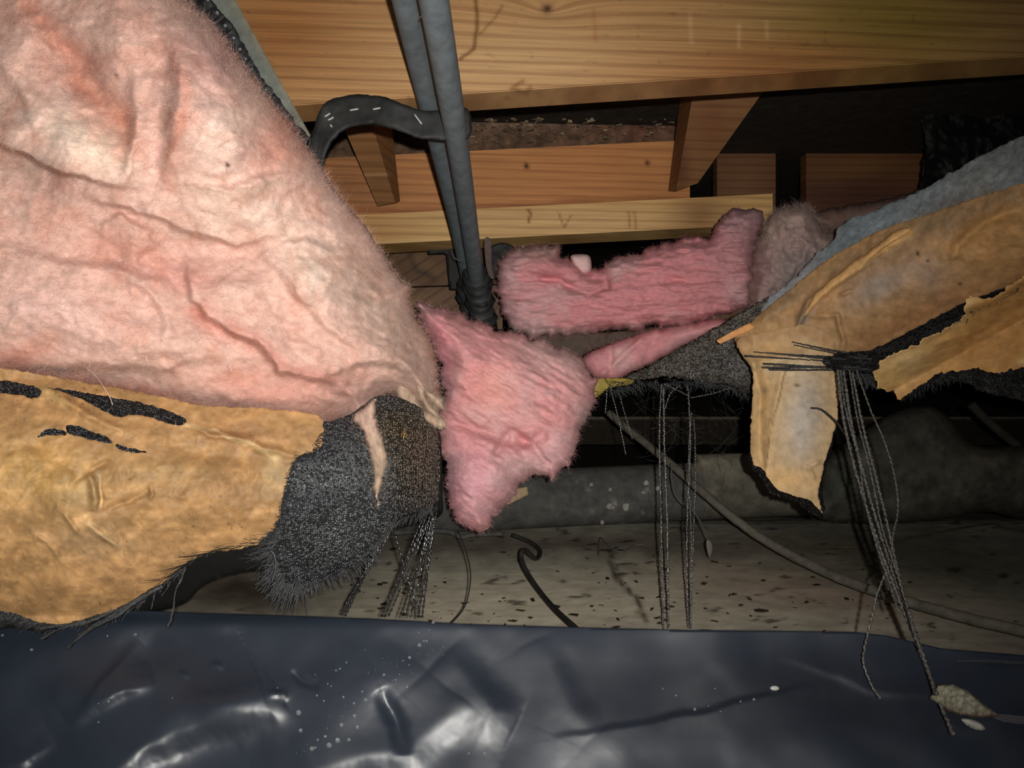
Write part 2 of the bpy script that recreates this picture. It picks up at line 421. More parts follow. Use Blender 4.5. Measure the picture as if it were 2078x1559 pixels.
def gd(py): return (CAMZ + .156) / ((py - CY) / F + .12)
def floor_z(x, y):
    return .12 * (np.clip(y, 1.3, 1.9) - 1.3) - .12 * (np.clip(y, 1.95, 2.6) - 1.95) + .003 * fbm(x * 100, y * 100, 40, 2, 4) + .006 * fbm(x * 100, y * 100, 14, 9, 4) * np.clip((y - 1.7) * 1.5, 0, 1) + .003 * ridged(x * 100, y * 100, 9, 4)
def floor_c(V):
    px, py = pix(V)
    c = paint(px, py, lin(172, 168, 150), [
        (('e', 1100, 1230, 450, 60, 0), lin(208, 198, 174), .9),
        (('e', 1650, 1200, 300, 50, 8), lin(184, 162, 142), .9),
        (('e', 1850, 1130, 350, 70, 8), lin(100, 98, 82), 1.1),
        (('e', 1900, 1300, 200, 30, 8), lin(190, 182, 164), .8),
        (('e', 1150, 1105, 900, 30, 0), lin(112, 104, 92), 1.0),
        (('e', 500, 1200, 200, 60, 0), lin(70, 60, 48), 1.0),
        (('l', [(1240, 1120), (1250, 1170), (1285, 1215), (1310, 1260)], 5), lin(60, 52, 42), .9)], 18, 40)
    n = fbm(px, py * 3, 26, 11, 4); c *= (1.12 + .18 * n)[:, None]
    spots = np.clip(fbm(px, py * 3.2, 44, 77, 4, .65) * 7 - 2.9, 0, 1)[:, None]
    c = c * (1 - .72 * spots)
    return c
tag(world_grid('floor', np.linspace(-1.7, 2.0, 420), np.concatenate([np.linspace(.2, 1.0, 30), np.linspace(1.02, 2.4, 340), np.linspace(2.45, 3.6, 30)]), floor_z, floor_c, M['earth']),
    kind='structure', label='dusty bare ground of the crawl space')
def box(name, lo, hi, m, c, kind=None):
    lo, hi = np.array(lo), np.array(hi)
    V = np.array([[(lo, hi)[i][0], (lo, hi)[j][1], (lo, hi)[k][2]] for i in (0, 1) for j in (0, 1) for k in (0, 1)])
    Q = [[0, 1, 3, 2], [4, 6, 7, 5], [0, 4, 5, 1], [2, 3, 7, 6], [0, 2, 6, 4], [1, 5, 7, 3]]
    o = mesh(name, V, Q, m, None, np.tile(c, (8, 1)), smooth=False)
    if kind: tag(o, kind=kind)
    return o
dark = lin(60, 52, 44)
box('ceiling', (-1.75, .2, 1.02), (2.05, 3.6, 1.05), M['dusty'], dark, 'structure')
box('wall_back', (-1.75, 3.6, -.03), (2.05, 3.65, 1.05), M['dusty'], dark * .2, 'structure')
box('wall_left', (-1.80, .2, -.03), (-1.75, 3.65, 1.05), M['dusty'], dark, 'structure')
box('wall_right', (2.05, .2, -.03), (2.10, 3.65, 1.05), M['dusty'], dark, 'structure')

# ------------------------------------------------------------------ timber
def near_c(x, y):
    c = paint(x, y, lin(196, 156, 104), [
        (('e', 1050, 130, 260, 90, 0), lin(220, 186, 136), .8),
        (('e', 560, 60, 170, 120, 0), lin(158, 108, 56), .9),
        (('e', 1800, 40, 260, 130, 0), lin(140, 128, 40), .75),
        (('e', 1560, 130, 240, 50, -4), lin(170, 112, 62), .7),
        (('e', 1110, 18, 11, 10, 0), lin(70, 36, 16), 1.0),
        (('l', [(965, 0), (968, 60), (962, 100), (935, 120)], 4), lin(120, 84, 30), .9),
        (('l', [(1020, 10), (1000, 40), (975, 70)], 3), lin(130, 90, 40), .6),
        (('l', [(1060, 165), (1040, 180), (1065, 190), (1075, 178)], 5), lin(140, 96, 50), .7),
        (('l', [(1205, 20), (1208, 80)], 5), lin(180, 130, 80), .5),
        (('l', [(1400, 30), (1403, 86)], 4), lin(226, 190, 140), .6),
        (('l', [(1498, 50), (1500, 95)], 4), lin(226, 190, 140), .6),
        (('l', [(1555, 45), (1556, 75)], 4), lin(226, 190, 140), .5)], 3, 30)
    # smoke-brown handling marks and tiny flecks that belong to the board
    c = c * (1 - .25 * np.clip(fbm(x, y * 2, 18, 91, 3) * 5 - 2.6, 0, 1))[:, None]
    return c * np.array([.74, .66, .62])
d0, d1 = 1.05, 1.15
J = thing('floor_joist', (0, 0, 0), 'long pale pine floor joist with a dark knot running across the top', 'joist')
hexa('joist_face', [(380, -130, d0), (2260, -170, d1), (2260, 100, d1), (380, 226, d0)], (0, .055, 0), M['pine'], J, near_c, n=(500, 110),
     )
hexa('joist_edge_strip', [(380, 227, d0 + .001), (2260, 101, d1 + .001), (2260, 103, d1 + .001), (380, 229, d0 + .001)], None, M['pine'], J,
     lambda x, y: near_c(x, y) * 1.05, n=(300, 2),
     back=[(380, 262, d0 + .07), (2260, 138, d1 + .07), (2260, 139, d1 + .07), (380, 263, d0 + .07)])
J['label'] = 'long pale pine floor joist with a dark knot running across the top'

T = thing('floor_truss', (0, 0, 0), 'reddish wooden floor truss with diagonal braces behind the grey pipes', 'truss')
def red_c(x, y):
    return paint(x, y, lin(204, 140, 84), [
        (('e', 700, 380, 120, 90, 0), lin(150, 96, 56), .8), (('e', 1180, 350, 90, 50, 0), lin(212, 140, 84), .7),
        (('e', 1066, 338, 5, 6, 0), lin(30, 16, 12), 1.1), (('e', 1315, 329, 5, 6, 0), lin(30, 16, 12), 1.1),
        (('e', 1320, 380, 120, 40, 0), lin(190, 130, 76), .6), (('l', [(600, 436), (1400, 402)], 8), lin(150, 88, 46), .7)], 8)
hexa('web_board', [(560, 326, 1.62), (1400, 284, 1.68), (1400, 410, 1.68), (560, 446, 1.62)], (0, .04, 0), M['pine_red'], T, red_c, n=(220, 36))
def chord_c(x, y):
    return np.array([.84, .76, .70]) * paint(x, y, lin(236, 198, 132), [
        (('e', 760, 470, 80, 60, 0), lin(200, 150, 90), .7), (('e', 1180, 450, 250, 30, 0), lin(244, 208, 150), .8),
        (('l', [(1072, 425), (1076, 432), (1072, 450)], 3), lin(150, 92, 30), .9),
        (('l', [(1134, 430), (1146, 462), (1160, 438)], 1.8), lin(150, 100, 70), .7),
        (('l', [(1275, 430), (1277, 460)], 3), lin(170, 110, 70), .6), (('l', [(1288, 430), (1291, 462)], 3), lin(170, 110, 70), .6),
        (('e', 1420, 440, 60, 60, 0), lin(140, 96, 58), .7),
        (('l', [(600, 500), (1500, 466)], 4), lin(250, 222, 160), .5)], 4)
hexa('bottom_chord', [(560, 445, 1.60), (1568, 393, 1.66), (1568, 455, 1.66), (560, 506, 1.60)], (0, .09, -.004), M['pine_red'], T, chord_c, n=(240, 30))
def brace_c(x, y):
    return paint(x, y, lin(140, 98, 60), [(('l', [(740, 355), (790, 352)], 4), lin(178, 140, 96), .8), (('e', 1380, 340, 20, 60, 0), lin(96, 56, 32), .8),
                                          (('e', 1440, 260, 40, 60, 0), lin(128, 78, 46), .7)], 4)
hexa('diagonal_brace', [(690, 240, 1.42), (752, 240, 1.42), (802, 412, 1.56), (766, 418, 1.56)], None, M['pine_red'], T, brace_c, n=(16, 60),
     back=[(745, 220, 1.50), (792, 225, 1.50), (812, 408, 1.60), (790, 414, 1.60)])
hexa('diagonal_brace', [(1408, 180, 1.50), (1560, 170, 1.50), (1416, 372, 1.60), (1372, 388, 1.60)], None, M['pine_red'], T, brace_c, n=(20, 50),
     back=[(1380, 200, 1.62), (1540, 190, 1.62), (1402, 366, 1.66), (1356, 388, 1.66)])
def dusty_c(x, y):
    c = paint(x, y, lin(110, 84, 66), [(('e', 1050, 240, 200, 20, 0), lin(136, 112, 92), .8), (('e', 1300, 250, 100, 40, 0), lin(120, 78, 62), .8),
                                       (('e', 860, 290, 40, 12, 0), lin(180, 150, 120), .6)], 12)
    return c * (1 + .7 * fbm(x, y * 1.5, 22, 14, 4, .7))[:, None]
hexa_d = hexa('dusty_board', [(640, 200, 1.74), (1410, 178, 1.79), (1410, 288, 1.79), (640, 340, 1.74)], (0, .06, 0), M['dusty'], None, dusty_c, n=(240, 40),
     hfn=lambda x, y: .006 * fbm(x, y, 16, 3, 4, .7))
tag(hexa_d, 'rough dusty board with grey debris between joist and truss', 'board')
def rim_c(x, y):
    return paint(x, y, lin(124, 84, 54), [(('e', 1520, 380, 60, 80, 0), lin(150, 106, 70), .8), (('e', 1740, 340, 90, 20, -6), lin(150, 104, 60), .7),
                                          (('e', 1720, 400, 160, 30, 0), lin(96, 58, 50), .8)], 10)
tag(hexa('rim_board', [(1455, 296, 2.0), (1574, 292, 2.0), (1574, 560, 2.0), (1455, 560, 2.0)], (0, .04, 0), M['pine_red'], None, rim_c, n=(30, 40)),
    'short brown board left of the black vertical gap', 'board')
tag(hexa('rim_board', [(1636, 292, 2.0), (1880, 288, 2.0), (1880, 560, 2.0), (1636, 560, 2.0)], (0, .04, 0), M['pine_red'], None, rim_c, n=(50, 40)),
    'wide dark brown board right of the black vertical gap', 'board')
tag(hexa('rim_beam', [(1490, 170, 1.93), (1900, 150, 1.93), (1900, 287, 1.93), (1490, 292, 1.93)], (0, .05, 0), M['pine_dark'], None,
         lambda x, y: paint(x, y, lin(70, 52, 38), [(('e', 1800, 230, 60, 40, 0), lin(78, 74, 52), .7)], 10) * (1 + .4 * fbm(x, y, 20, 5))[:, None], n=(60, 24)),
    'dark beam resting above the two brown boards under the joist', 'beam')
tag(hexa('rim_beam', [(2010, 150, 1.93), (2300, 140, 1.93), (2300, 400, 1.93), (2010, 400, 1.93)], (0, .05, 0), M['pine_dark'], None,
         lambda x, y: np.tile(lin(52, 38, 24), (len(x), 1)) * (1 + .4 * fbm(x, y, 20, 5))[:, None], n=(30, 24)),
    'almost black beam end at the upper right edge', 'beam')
tag(hexa('back_plank', [(740, 505, 1.85), (1020, 500, 1.85), (1020, 576, 1.85), (740, 584, 1.85)], (0, .03, 0), M['pine_dark'], None,
         lambda x, y: paint(x, y, lin(104, 74, 46), [(('l', [(830, 520), (850, 550), (880, 565)], 6), lin(56, 36, 20), .8), (('e', 870, 540, 40, 14, 30), lin(130, 96, 62), .6)], 8), n=(60, 20)),
    'dark brown plank behind the pipes, upper of two', 'plank')
tag(hexa('back_plank', [(740, 587, 1.83), (1020, 579, 1.83), (1020, 668, 1.83), (740, 672, 1.83)], (0, .03, 0), M['pine_dark'], None,
         lambda x, y: paint(x, y, lin(110, 82, 56), [(('e', 850, 610, 60, 14, -14), lin(140, 104, 72), .7)], 8), n=(60, 20)),
    'dark brown plank behind the pipes, lower of two', 'plank')
tag(hexa('sill_beam', [(1100, 846, 2.45), (2300, 846, 2.45), (2300, 905, 2.45), (1100, 902, 2.45)], (0, .06, .002), M['dusty'], None,
         lambda x, y: paint(x, y, lin(44, 38, 30), [(('l', [(1100, 848), (2300, 848)], 3), lin(120, 112, 94), .8)], 1), n=(160, 20)),
    'dusty dark sill beam crossing the black void above the drain pipe', 'beam')

# black torn sheet in the hole at upper right
def crump(a, sc, s=0): return lambda x, y: a * (ridged(x, y, sc, s) - .5)
tag(blob('torn_black_plastic', [(1868, 185), (1960, 172), (2060, 165), (2075, 300), (2040, 345), (1980, 370), (1900, 400), (1868, 390), (1880, 300)], 1.72, M['rubber'], None, step=4, rag=8,
         hfn=crump(.03, 50, 4), cfn=lambda x, y: np.tile(lin(14, 13, 12), (len(x), 1)) + (np.clip(fbm(x, y, 30, 8, 4, .7) * 5 - 2.4, 0, 1)[:, None]) * lin(60, 52, 44)), 'crumpled black plastic hanging in the dark hole at upper right', 'plastic sheet')
tag(blob('black_bracket', [(868, 502), (946, 498), (950, 590), (912, 588), (905, 515), (868, 516)], 1.70, M['rubber'], None, step=5, smooth=False, thick=.004,
         cfn=lambda x, y: np.tile(lin(22, 22, 20), (len(x), 1))), 'black metal bracket below the truss behind the pipes', 'bracket')
tag(blob('black_vent_flap', [(990, 505), (1020, 493), (1046, 506), (1030, 540), (1005, 560), (988, 640), (978, 600), (985, 540)], 1.62, M['rubber'], None, step=4, thick=.004, hfn=crump(.01, 25),
         cfn=lambda x, y: np.tile(lin(26, 26, 24), (len(x), 1))), 'small black rubber flap between pipe fittings and pink batt', 'flap')

# ------------------------------------------------------------------ grey steel beam at upper left
G = thing('steel_beam', (0, 0, 0), 'grey painted beam slanting beside the big pink batt', 'beam')
hexa('beam_face', [(500 - 130, -190, .90), (545 - 170, -190, .90), (660, 318, 1.22), (610, 320, 1.22)], None, M['pipe_grey'], G,
     lambda x, y: paint(x, y, lin(122, 128, 122), [(('l', [(430, -60), (480, 60), (560, 200), (640, 310)], 14), lin(140, 132, 112), .6)], 6) * (1 + .25 * fbm(x, y, 24, 4))[:, None], n=(10, 90),
     back=[(480 - 130, -230, .98), (600 - 130, -230, .98), (680, 318, 1.30), (600, 320, 1.30)])
bm_poly = [(300, -160), (395, -160), (478, 0), (560, 150), (640, 292), (655, 330), (640, 350), (600, 300), (500, 180), (400, 60), (330, 0)]
for o in [c for c in G.children]: bpy.data.objects.remove(o)
def bd(x, y): return .985 + y * .00012
blob('beam_face', bm_poly, bd, M['pipe_grey'], G, step=5, smooth=False, thick=.03,
     cfn=lambda x, y: paint(x, y, lin(98, 102, 94), [(('l', [(395, -160), (478, 0), (640, 292)], 10), lin(122, 112, 92), .6)], 6) * (1 + .25 * fbm(x, y, 24, 4))[:, None])
blob('black_flange', [(280, -160), (350, -160), (432, 0), (470, 50), (500, 100), (520, 140), (560, 190), (590, 235), (640, 300), (600, 300), (480, 190), (360, 60)], lambda x, y: bd(x, y) - .010, M['rubber'], G, step=4, rag=5, thick=.008,
     hfn=lambda x, y: .003 * fbm(x, y, 12, 7), cfn=lambda x, y: np.tile(lin(22, 24, 26), (len(x), 1)))
def sphere_mesh(name, r, n=10, m=7, squash=(1, 1, 1)):
    V = [(0, 0, r * squash[2])]; Q = []; T_ = []
    for i in range(1, m):
        a = math.pi * i / m
        for j in range(n):
            b = 2 * math.pi * j / n; V.append((r * math.sin(a) * math.cos(b) * squash[0], r * math.sin(a) * math.sin(b) * squash[1], r * math.cos(a) * squash[2]))
    V.append((0, 0, -r * squash[2]))
    for i in range(m - 2):
        for j in range(n):
            Q.append([1 + i * n + j, 1 + (i + 1) * n + j, 1 + (i + 1) * n + (j + 1) % n, 1 + i * n + (j + 1) % n])
    for j in range(n):
        T_.append([0, 1 + j, 1 + (j + 1) % n]); T_.append([len(V) - 1, 1 + (m - 2) * n + (j + 1) % n, 1 + (m - 2) * n + j])
    return V, Q, T_
v_, q_, t_ = sphere_mesh('water_drop', 1.0)
drop0 = mesh('water_drop', v_, q_, M['water'], None, None, tris=t_); DROP = drop0.data; bpy.data.objects.remove(drop0)
def drop(p, r, parent, name='water_drop', sq=(1, .7, 1)):
    o = bpy.data.objects.new(name, DROP); COL.objects.link(o); o.location = [float(a) for a in p]; o.scale = (r * sq[0], r * sq[1], r * sq[2]); o.parent = parent
    return o
for x, y, r in ((422, 0, 2.6), (441, 26, 3.4), (457, 52, 3.6), (474, 77, 3), (487, 100, 3.2), (498, 119, 2), (512, 140, 2), (540, 182, 1.8), (565, 214, 1.6)):
    drop(P(x, y, float(bd(x, y)) - .016), r / F, G)

# ------------------------------------------------------------------ pipes
def pc(x, y): return None
pg = lin(96, 104, 108)
def grey_pipe(ctrl, label):
    t = thing('water_pipe', (0, 0, 0), label, 'pipe')
    tube('pipe', ctrl, .0148, M['pipe_grey'], t, n=60, sides=28, col=pg)
    return t
GP1 = grey_pipe([(690, -560, .52), (803, -90, .74), (868, 200, 1.02), (925, 440, 1.35), (955, 590, 1.62)], 'dark grey pipe running under the joist, left and rear of the pair')
GP2 = grey_pipe([(770, -560, .49), (864, -90, .68), (914, 200, .91), (944, 400, 1.18), (966, 560, 1.48), (968, 580, 1.52)], 'dark grey pipe running under the joist, right and front of the pair')
# pale scratch hooked on the front pipe
tube('scratch_thread', [(851, 37, .766), (862, 26, .756), (876, 15, .750), (893, 14, .758)], .0006, M['web'], GP2, n=12, sides=5)
def collars(t, cx, y0, n, d, rp, col=lin(40, 42, 42)):
    for k in range(n):
        cy = y0 + k * 17 - (k % 2) * 2; r = (rp + (k % 2) * 5 - k * .6) * d / F
        a = P(cx + k * 3, cy - 9, d); b = P(cx + k * 3 + 2.5, cy + 9, d + .02)
        tube('collar', [a, a * .6 + b * .4, b], r, M['rubber'], t, n=9, sides=8, px=False, col=col * (1 + .25 * (k % 2)), straight=True,
             rfn=lambda s, q=k: 1 + .16 * np.sin(s * math.pi * 1.0) * (1 if q % 2 == 0 else .4) + .22 * (s > .75))
collars(GP2, 963, 556, 6, 1.50, 23)
collars(GP1, 945, 578, 4, 1.60, 17)
tube('outlet', [(975, 610, 1.5), (988, 640, 1.52), (994, 668, 1.54)], .016, M['rubber'], GP2, n=8, sides=12, col=lin(22, 22, 22))
blob('clip', [(983, 486), (996, 488), (998, 540), (1002, 565), (992, 560), (985, 530)], 1.45, M['dusty'], GP2, step=3, thick=.004, cfn=lambda x, y: np.tile(lin(92, 76, 72), (len(x), 1)))
tube('wire_ring', [(914, 505, 1.44), (920, 520, 1.42), (934, 530, 1.42), (946, 520, 1.43), (950, 505, 1.45)], .0009, M['web'], GP1, n=16, sides=5)
# strap
S = thing('hanger_strap', (0, 0, 0), 'black curved hanger strap with white dashes hooked to the grey pipes', 'strap')
sp = [(950, 222), (905, 223), (860, 224), (818, 212), (780, 197), (740, 192), (700, 194), (662, 207), (645, 232), (636, 262), (620, 300), (628, 350), (655, 340), (664, 310), (680, 282), (704, 262), (740, 254), (775, 256), (815, 268), (850, 281), (880, 283), (950, 282)]
blob('strap', sp, lambda x, y: .992 + np.clip(800 - x, 0, 200) * .0001, M['rubber'], S, step=4, rag=2, pillow=(.003, .004, 8),
     hfn=lambda x, y: .003 * fbm(x, y, 60, 3), cfn=lambda x, y: paint(x, y, lin(30, 31, 30), [(('e', 668, 232, 24, 20, 0), lin(70, 70, 66), .5)], 4) * (1 + .5 * fbm(x, y, 16, 4))[:, None])
blob('end_tab', [(935, 221), (949, 221), (952, 286), (938, 286)], .995, M['rubber'], S, step=3, smooth=False, thick=.01, cfn=lambda x, y: np.tile(lin(34, 34, 34), (len(x), 1)))
M['mark'] = mat('mark', .5, .4, attr=False, col=(.42, .42, .4))
for a, b in (((659, 237), (670, 230)), ((666, 244), (677, 238)), ((710, 224), (727, 221)), ((757, 222), (772, 219)), ((841, 232), (856, 252)), ((670, 253), (674, 258))):
    dd = .989 + max(0, 800 - a[0]) * .0001
    tube('white_dash', [(a[0], a[1], dd - .004), (b[0], b[1], dd - .004)], .0011, M['mark'], S, n=4, sides=5)

# ------------------------------------------------------------------ big pink batt
big = [(-170, -170), (300, -170), (352, -30), (385, 8), (430, 50), (478, 110), (520, 168), (562, 220), (602, 272), (640, 322), (672, 372), (706, 420), (744, 462), (768, 500), (790, 540),
       (812, 566), (832, 584), (829, 612), (846, 650), (872, 690), (886, 740), (890, 790), (888, 850), (878, 852), (862, 820), (846, 830), (826, 806), (798, 800), (762, 812), (757, 858), (738, 868), (708, 850),
       (660, 862), (600, 872), (540, 868), (470, 850), (380, 838), (300, 815), (200, 792), (100, 778), (0, 770), (-170, 760)]
bigF = [
    (('s', [(-60, 262), (60, 308), (120, 340), (185, 366), (262, 374)], 70, 9, -1), .034),
    (('g', [(40, -10), (60, 20), (130, 100), (180, 175), (235, 228), (270, 290)], 34), -.026),
    (('s', [(345, 40), (372, 115), (366, 200), (352, 290), (340, 390)], 80, 24, -1), .036),
    (('s', [(282, 150), (276, 270), (250, 375)], 34, 16, -1), .020),
    (('s', [(170, 395), (290, 425), (350, 448), (410, 480), (480, 492), (580, 474)], 60, 8, -1), .022),
    (('s', [(380, 366), (470, 392), (540, 366), (610, 345)], 50, 12, 1), .016),
    (('s', [(372, 520), (392, 595), (430, 640), (520, 690), (570, 745), (650, 762), (720, 800)], 90, 10, -1), .030),
    (('s', [(505, 480), (575, 550), (615, 600), (680, 665), (740, 705)], 60, 12, -1), .020),
    (('s', [(-60, 748), (100, 742), (230, 732), (340, 744), (450, 715)], 60, 12, -1), .018),
    (('s', [(-60, 490), (100, 535), (250, 560), (400, 610)], 70, 16, 1), .016),
    (('s', [(560, 505), (620, 492), (680, 520), (715, 508)], 40, 8, 1), .012),
    (('s', [(190, 545), (260, 560), (330, 620), (350, 680)], 50, 14, -1), .014),
    (('s', [(640, 770), (720, 730), (790, 735), (860, 770)], 40, 9, -1), .012),
    (('s', [(700, 812), (760, 775), (830, 790)], 30, 9, -1), .008),
    (('s', [(-30, 100), (50, 180), (80, 260)], 40, 14, -1), .014),
    (('s', [(200, 470), (240, 440), (300, 470), (310, 510)], 30, 10, 1), .012),
    (('s', [(560, 240), (620, 330), (690, 420)], 60, 30, 1), .014),
    (('s', [(460, 60), (430, 140), (480, 210)], 50, 16, -1), .012),
    (('e', 150, 285, 130, 48, 26), .022), (('e', 452, 285, 62, 95, -8), .028), (('e', 490, 435, 130, 32, 6), .012),
    (('e', 630, 560, 70, 46, 20), .022), (('e', 500, 590, 90, 50, 12), .020), (('e', 110, 640, 160, 60, 8), .022),
    (('e', 275, 490, 50, 34, 20), .014), (('e', 250, 60, 60, 80, 0), .022), (('e', 60, 70, 60, 50, 30), .014), (('e', 330, 690, 110, 40, 8), .014), (('e', 500, 805, 180, 26, 4), .012)]
def big_h(x, y):
    h = heights(x, y, bigF, 14)
    h += .007 * fbm(x, y, 70, 40, 3) + .009 * (ridged(x + .4 * y, y * 1.5 - .3 * x, 110, 41, 3) - .6)
    h += .0024 * fbm(x, y, 16, 42, 3, .6) + .005 * (ridged(x * .8 + y * .4, (y - x * .5) * 1.5, 44, 46, 3) - .6) * np.clip((x + y - 500) / 400, .25, 1)
    edge = np.clip((x - 560) / 300, 0, 1)
    return h + edge * .004 * fbm(x, y, 12, 44, 2)
pal, ros, org, gry = lin(236, 206, 190), lin(206, 150, 138), lin(208, 146, 124), lin(176, 148, 134)
def big_c(x, y):
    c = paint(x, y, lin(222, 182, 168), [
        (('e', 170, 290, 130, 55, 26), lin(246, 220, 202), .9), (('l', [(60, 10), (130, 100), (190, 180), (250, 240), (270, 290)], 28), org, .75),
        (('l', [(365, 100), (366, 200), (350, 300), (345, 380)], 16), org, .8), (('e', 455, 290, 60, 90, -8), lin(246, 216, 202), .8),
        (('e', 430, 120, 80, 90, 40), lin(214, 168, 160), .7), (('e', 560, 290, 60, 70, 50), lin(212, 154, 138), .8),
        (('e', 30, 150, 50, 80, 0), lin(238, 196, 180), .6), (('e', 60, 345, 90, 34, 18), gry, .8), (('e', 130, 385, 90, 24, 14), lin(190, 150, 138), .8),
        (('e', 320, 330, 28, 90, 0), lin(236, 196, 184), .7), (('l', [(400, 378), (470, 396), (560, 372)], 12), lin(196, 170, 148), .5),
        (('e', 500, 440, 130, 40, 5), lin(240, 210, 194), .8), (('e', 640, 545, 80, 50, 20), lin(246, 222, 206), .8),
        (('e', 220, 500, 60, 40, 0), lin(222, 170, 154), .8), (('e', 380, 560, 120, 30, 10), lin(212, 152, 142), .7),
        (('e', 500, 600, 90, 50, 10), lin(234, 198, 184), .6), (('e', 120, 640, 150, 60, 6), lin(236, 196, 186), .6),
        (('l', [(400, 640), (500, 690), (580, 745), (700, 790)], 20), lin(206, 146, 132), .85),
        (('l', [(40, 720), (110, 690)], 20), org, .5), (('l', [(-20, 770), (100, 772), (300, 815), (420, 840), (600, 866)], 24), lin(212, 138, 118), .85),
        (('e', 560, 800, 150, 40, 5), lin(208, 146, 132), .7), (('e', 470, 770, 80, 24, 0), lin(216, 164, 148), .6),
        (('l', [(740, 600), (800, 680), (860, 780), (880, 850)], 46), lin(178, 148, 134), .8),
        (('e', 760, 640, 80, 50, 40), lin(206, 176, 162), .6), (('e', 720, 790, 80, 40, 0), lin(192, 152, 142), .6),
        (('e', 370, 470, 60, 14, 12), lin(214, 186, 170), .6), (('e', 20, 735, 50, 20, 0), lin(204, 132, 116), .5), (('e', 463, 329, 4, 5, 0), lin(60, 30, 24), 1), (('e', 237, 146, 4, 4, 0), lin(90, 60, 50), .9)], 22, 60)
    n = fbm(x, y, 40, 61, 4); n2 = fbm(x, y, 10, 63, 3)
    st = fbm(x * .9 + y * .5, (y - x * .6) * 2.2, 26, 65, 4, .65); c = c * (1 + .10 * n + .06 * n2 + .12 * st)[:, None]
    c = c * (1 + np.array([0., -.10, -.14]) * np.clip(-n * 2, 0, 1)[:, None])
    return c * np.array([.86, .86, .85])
def big_d(x, y): return .94 + .13 * np.clip(x / 900, -.2, 1.1) - .09 * np.clip((520 - y) / 300, 0, 1) * np.clip(x / 400, 0, 1) - .02 * np.clip((y - 500) / 300, 0, 1)
KB = {}
B = thing('insulation_batt', (0, 0, 0), 'huge sagging pale pink fibreglass batt filling the upper left', 'insulation')
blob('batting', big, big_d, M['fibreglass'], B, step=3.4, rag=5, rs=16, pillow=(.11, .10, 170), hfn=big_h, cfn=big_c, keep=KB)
grow_fibres('fibres', KB, M['fibre'], B, 36000, (.004, .014), .00010, edge=.12, seed=2, lum=1.3, mask=lambda x, y: (x > -20) & (y > -20))
grow_fibres('edge_fuzz', KB, M['fibre'], B, 7000, (.003, .010), .00009, edge=.999, seed=12, lum=.95, mask=lambda x, y: (x > 330))
def wisp(parent, pts, r, col, seed=0, n=26, name='wisp'):
    o = tube(name, pts, r, M['fibreglass'], parent, n=n, sides=9, flat=.5, col=col, jit=r * .12, seed=seed, rfn=lambda s: np.clip(1.0 - s ** 3, .03, 1) * (.75 + .35 * np.sin(s * 3.4)))
    return o
wcf = lambda x, y: paint(x, y, lin(168, 144, 124), [(('e', 740, 850, 40, 40, 0), lin(184, 152, 138), .8)], 6) * (1 + .5 * fbm(x, y * .4, 8, 3))[:, None]
for nm, poly, dw in (('wisp', [(716, 846), (740, 826), (762, 812), (763, 850), (774, 888), (784, 925), (780, 960), (773, 985), (768, 1005), (767, 1034), (763, 1006), (758, 985), (757, 950), (748, 910), (742, 884), (730, 866)], .905),
                     ('wisp', [(800, 780), (822, 776), (842, 800), (858, 828), (884, 838), (900, 852), (904, 866), (888, 870), (866, 858), (840, 842), (824, 826), (806, 806)], 1.0),
                     ('wisp', [(846, 782), (858, 784), (868, 812), (884, 832), (892, 850), (878, 846), (862, 826), (850, 808)], .985),
                     ('wisp', [(862, 790), (880, 800), (898, 812), (902, 828), (890, 828), (874, 814)], .98)):
    KW = {}
    blob(nm, poly, dw, M['fibreglass'], B, step=2.6, rag=5, rs=9, pillow=(.010, .010, 12), hfn=lambda x, y: .003 * fbm(x, y * .5, 9, 4, 3), cfn=wcf, keep=KW)
    grow_fibres('wisp_fibres', KW, M['fibre'], B, 500, (.003, .010), .00011, edge=.5, seed=int(poly[0][0]), lum=1.05, pref=(0, 0, 1.2))
r_ = np.random.default_rng(5)
for k, (pts) in enumerate([[(176, 748, .86), (196, 765, .84), (214, 790, .82), (226, 815, .81), (229, 822, .81)],
                           [(520, 545, .93), (545, 552, .92), (552, 560, .92), (540, 566, .92), (530, 560, .92)],
                           [(268, 720, .86), (290, 715, .85), (300, 735, .85)], [(448, 700, .87), (462, 730, .86), (470, 755, .86)],
                           [(130, 480, .9), (170, 470, .885), (200, 450, .885)], [(640, 700, .9), (700, 712, .9), (720, 740, .9)]]):
    tube('long_fibre', pts, .00035, M['fibre'], B, n=30, sides=4, col=lin(244, 220, 210), jit=.0003, seed=k)
M['speck'] = mat('speck', .8, .2, attr=False, col=(.03, .018, .012))

# ------------------------------------------------------------------ left wrap: kraft facing over woven scrim
LW = thing('torn_wrap', (0, 0, 0), 'torn tan kraft wrap over black woven scrim below the huge pink batt', 'wrap')
kraftL = [(-160, 748), (0, 748), (60, 756), (150, 772), (260, 792), (360, 812), (420, 824), (520, 828), (640, 842), (656, 872), (652, 902), (634, 918), (606, 926), (596, 942), (584, 970), (574, 1010), (568, 1040), (570, 1052),
          (562, 1058), (556, 1078), (536, 1092), (520, 1106), (470, 1116), (420, 1124), (372, 1148), (330, 1186), (290, 1212), (230, 1238), (160, 1260), (110, 1268), (60, 1256), (0, 1238), (-160, 1210)]
holesL = [[(-200, 771), (0, 773), (60, 782), (84, 792), (78, 806), (60, 808), (20, 800), (-200, 802)],
          [(96, 786), (180, 798), (260, 812), (330, 830), (372, 848), (378, 856), (364, 864), (320, 852), (280, 842), (240, 846), (214, 836), (170, 812), (120, 794)],
          [(134, 864), (160, 866), (190, 878), (218, 888), (226, 900), (200, 896), (160, 886), (138, 878)],
          [(76, 888), (92, 874), (116, 870), (138, 880), (120, 884), (100, 882)],
          [(236, 902), (262, 908), (300, 918), (270, 918), (242, 912)]]
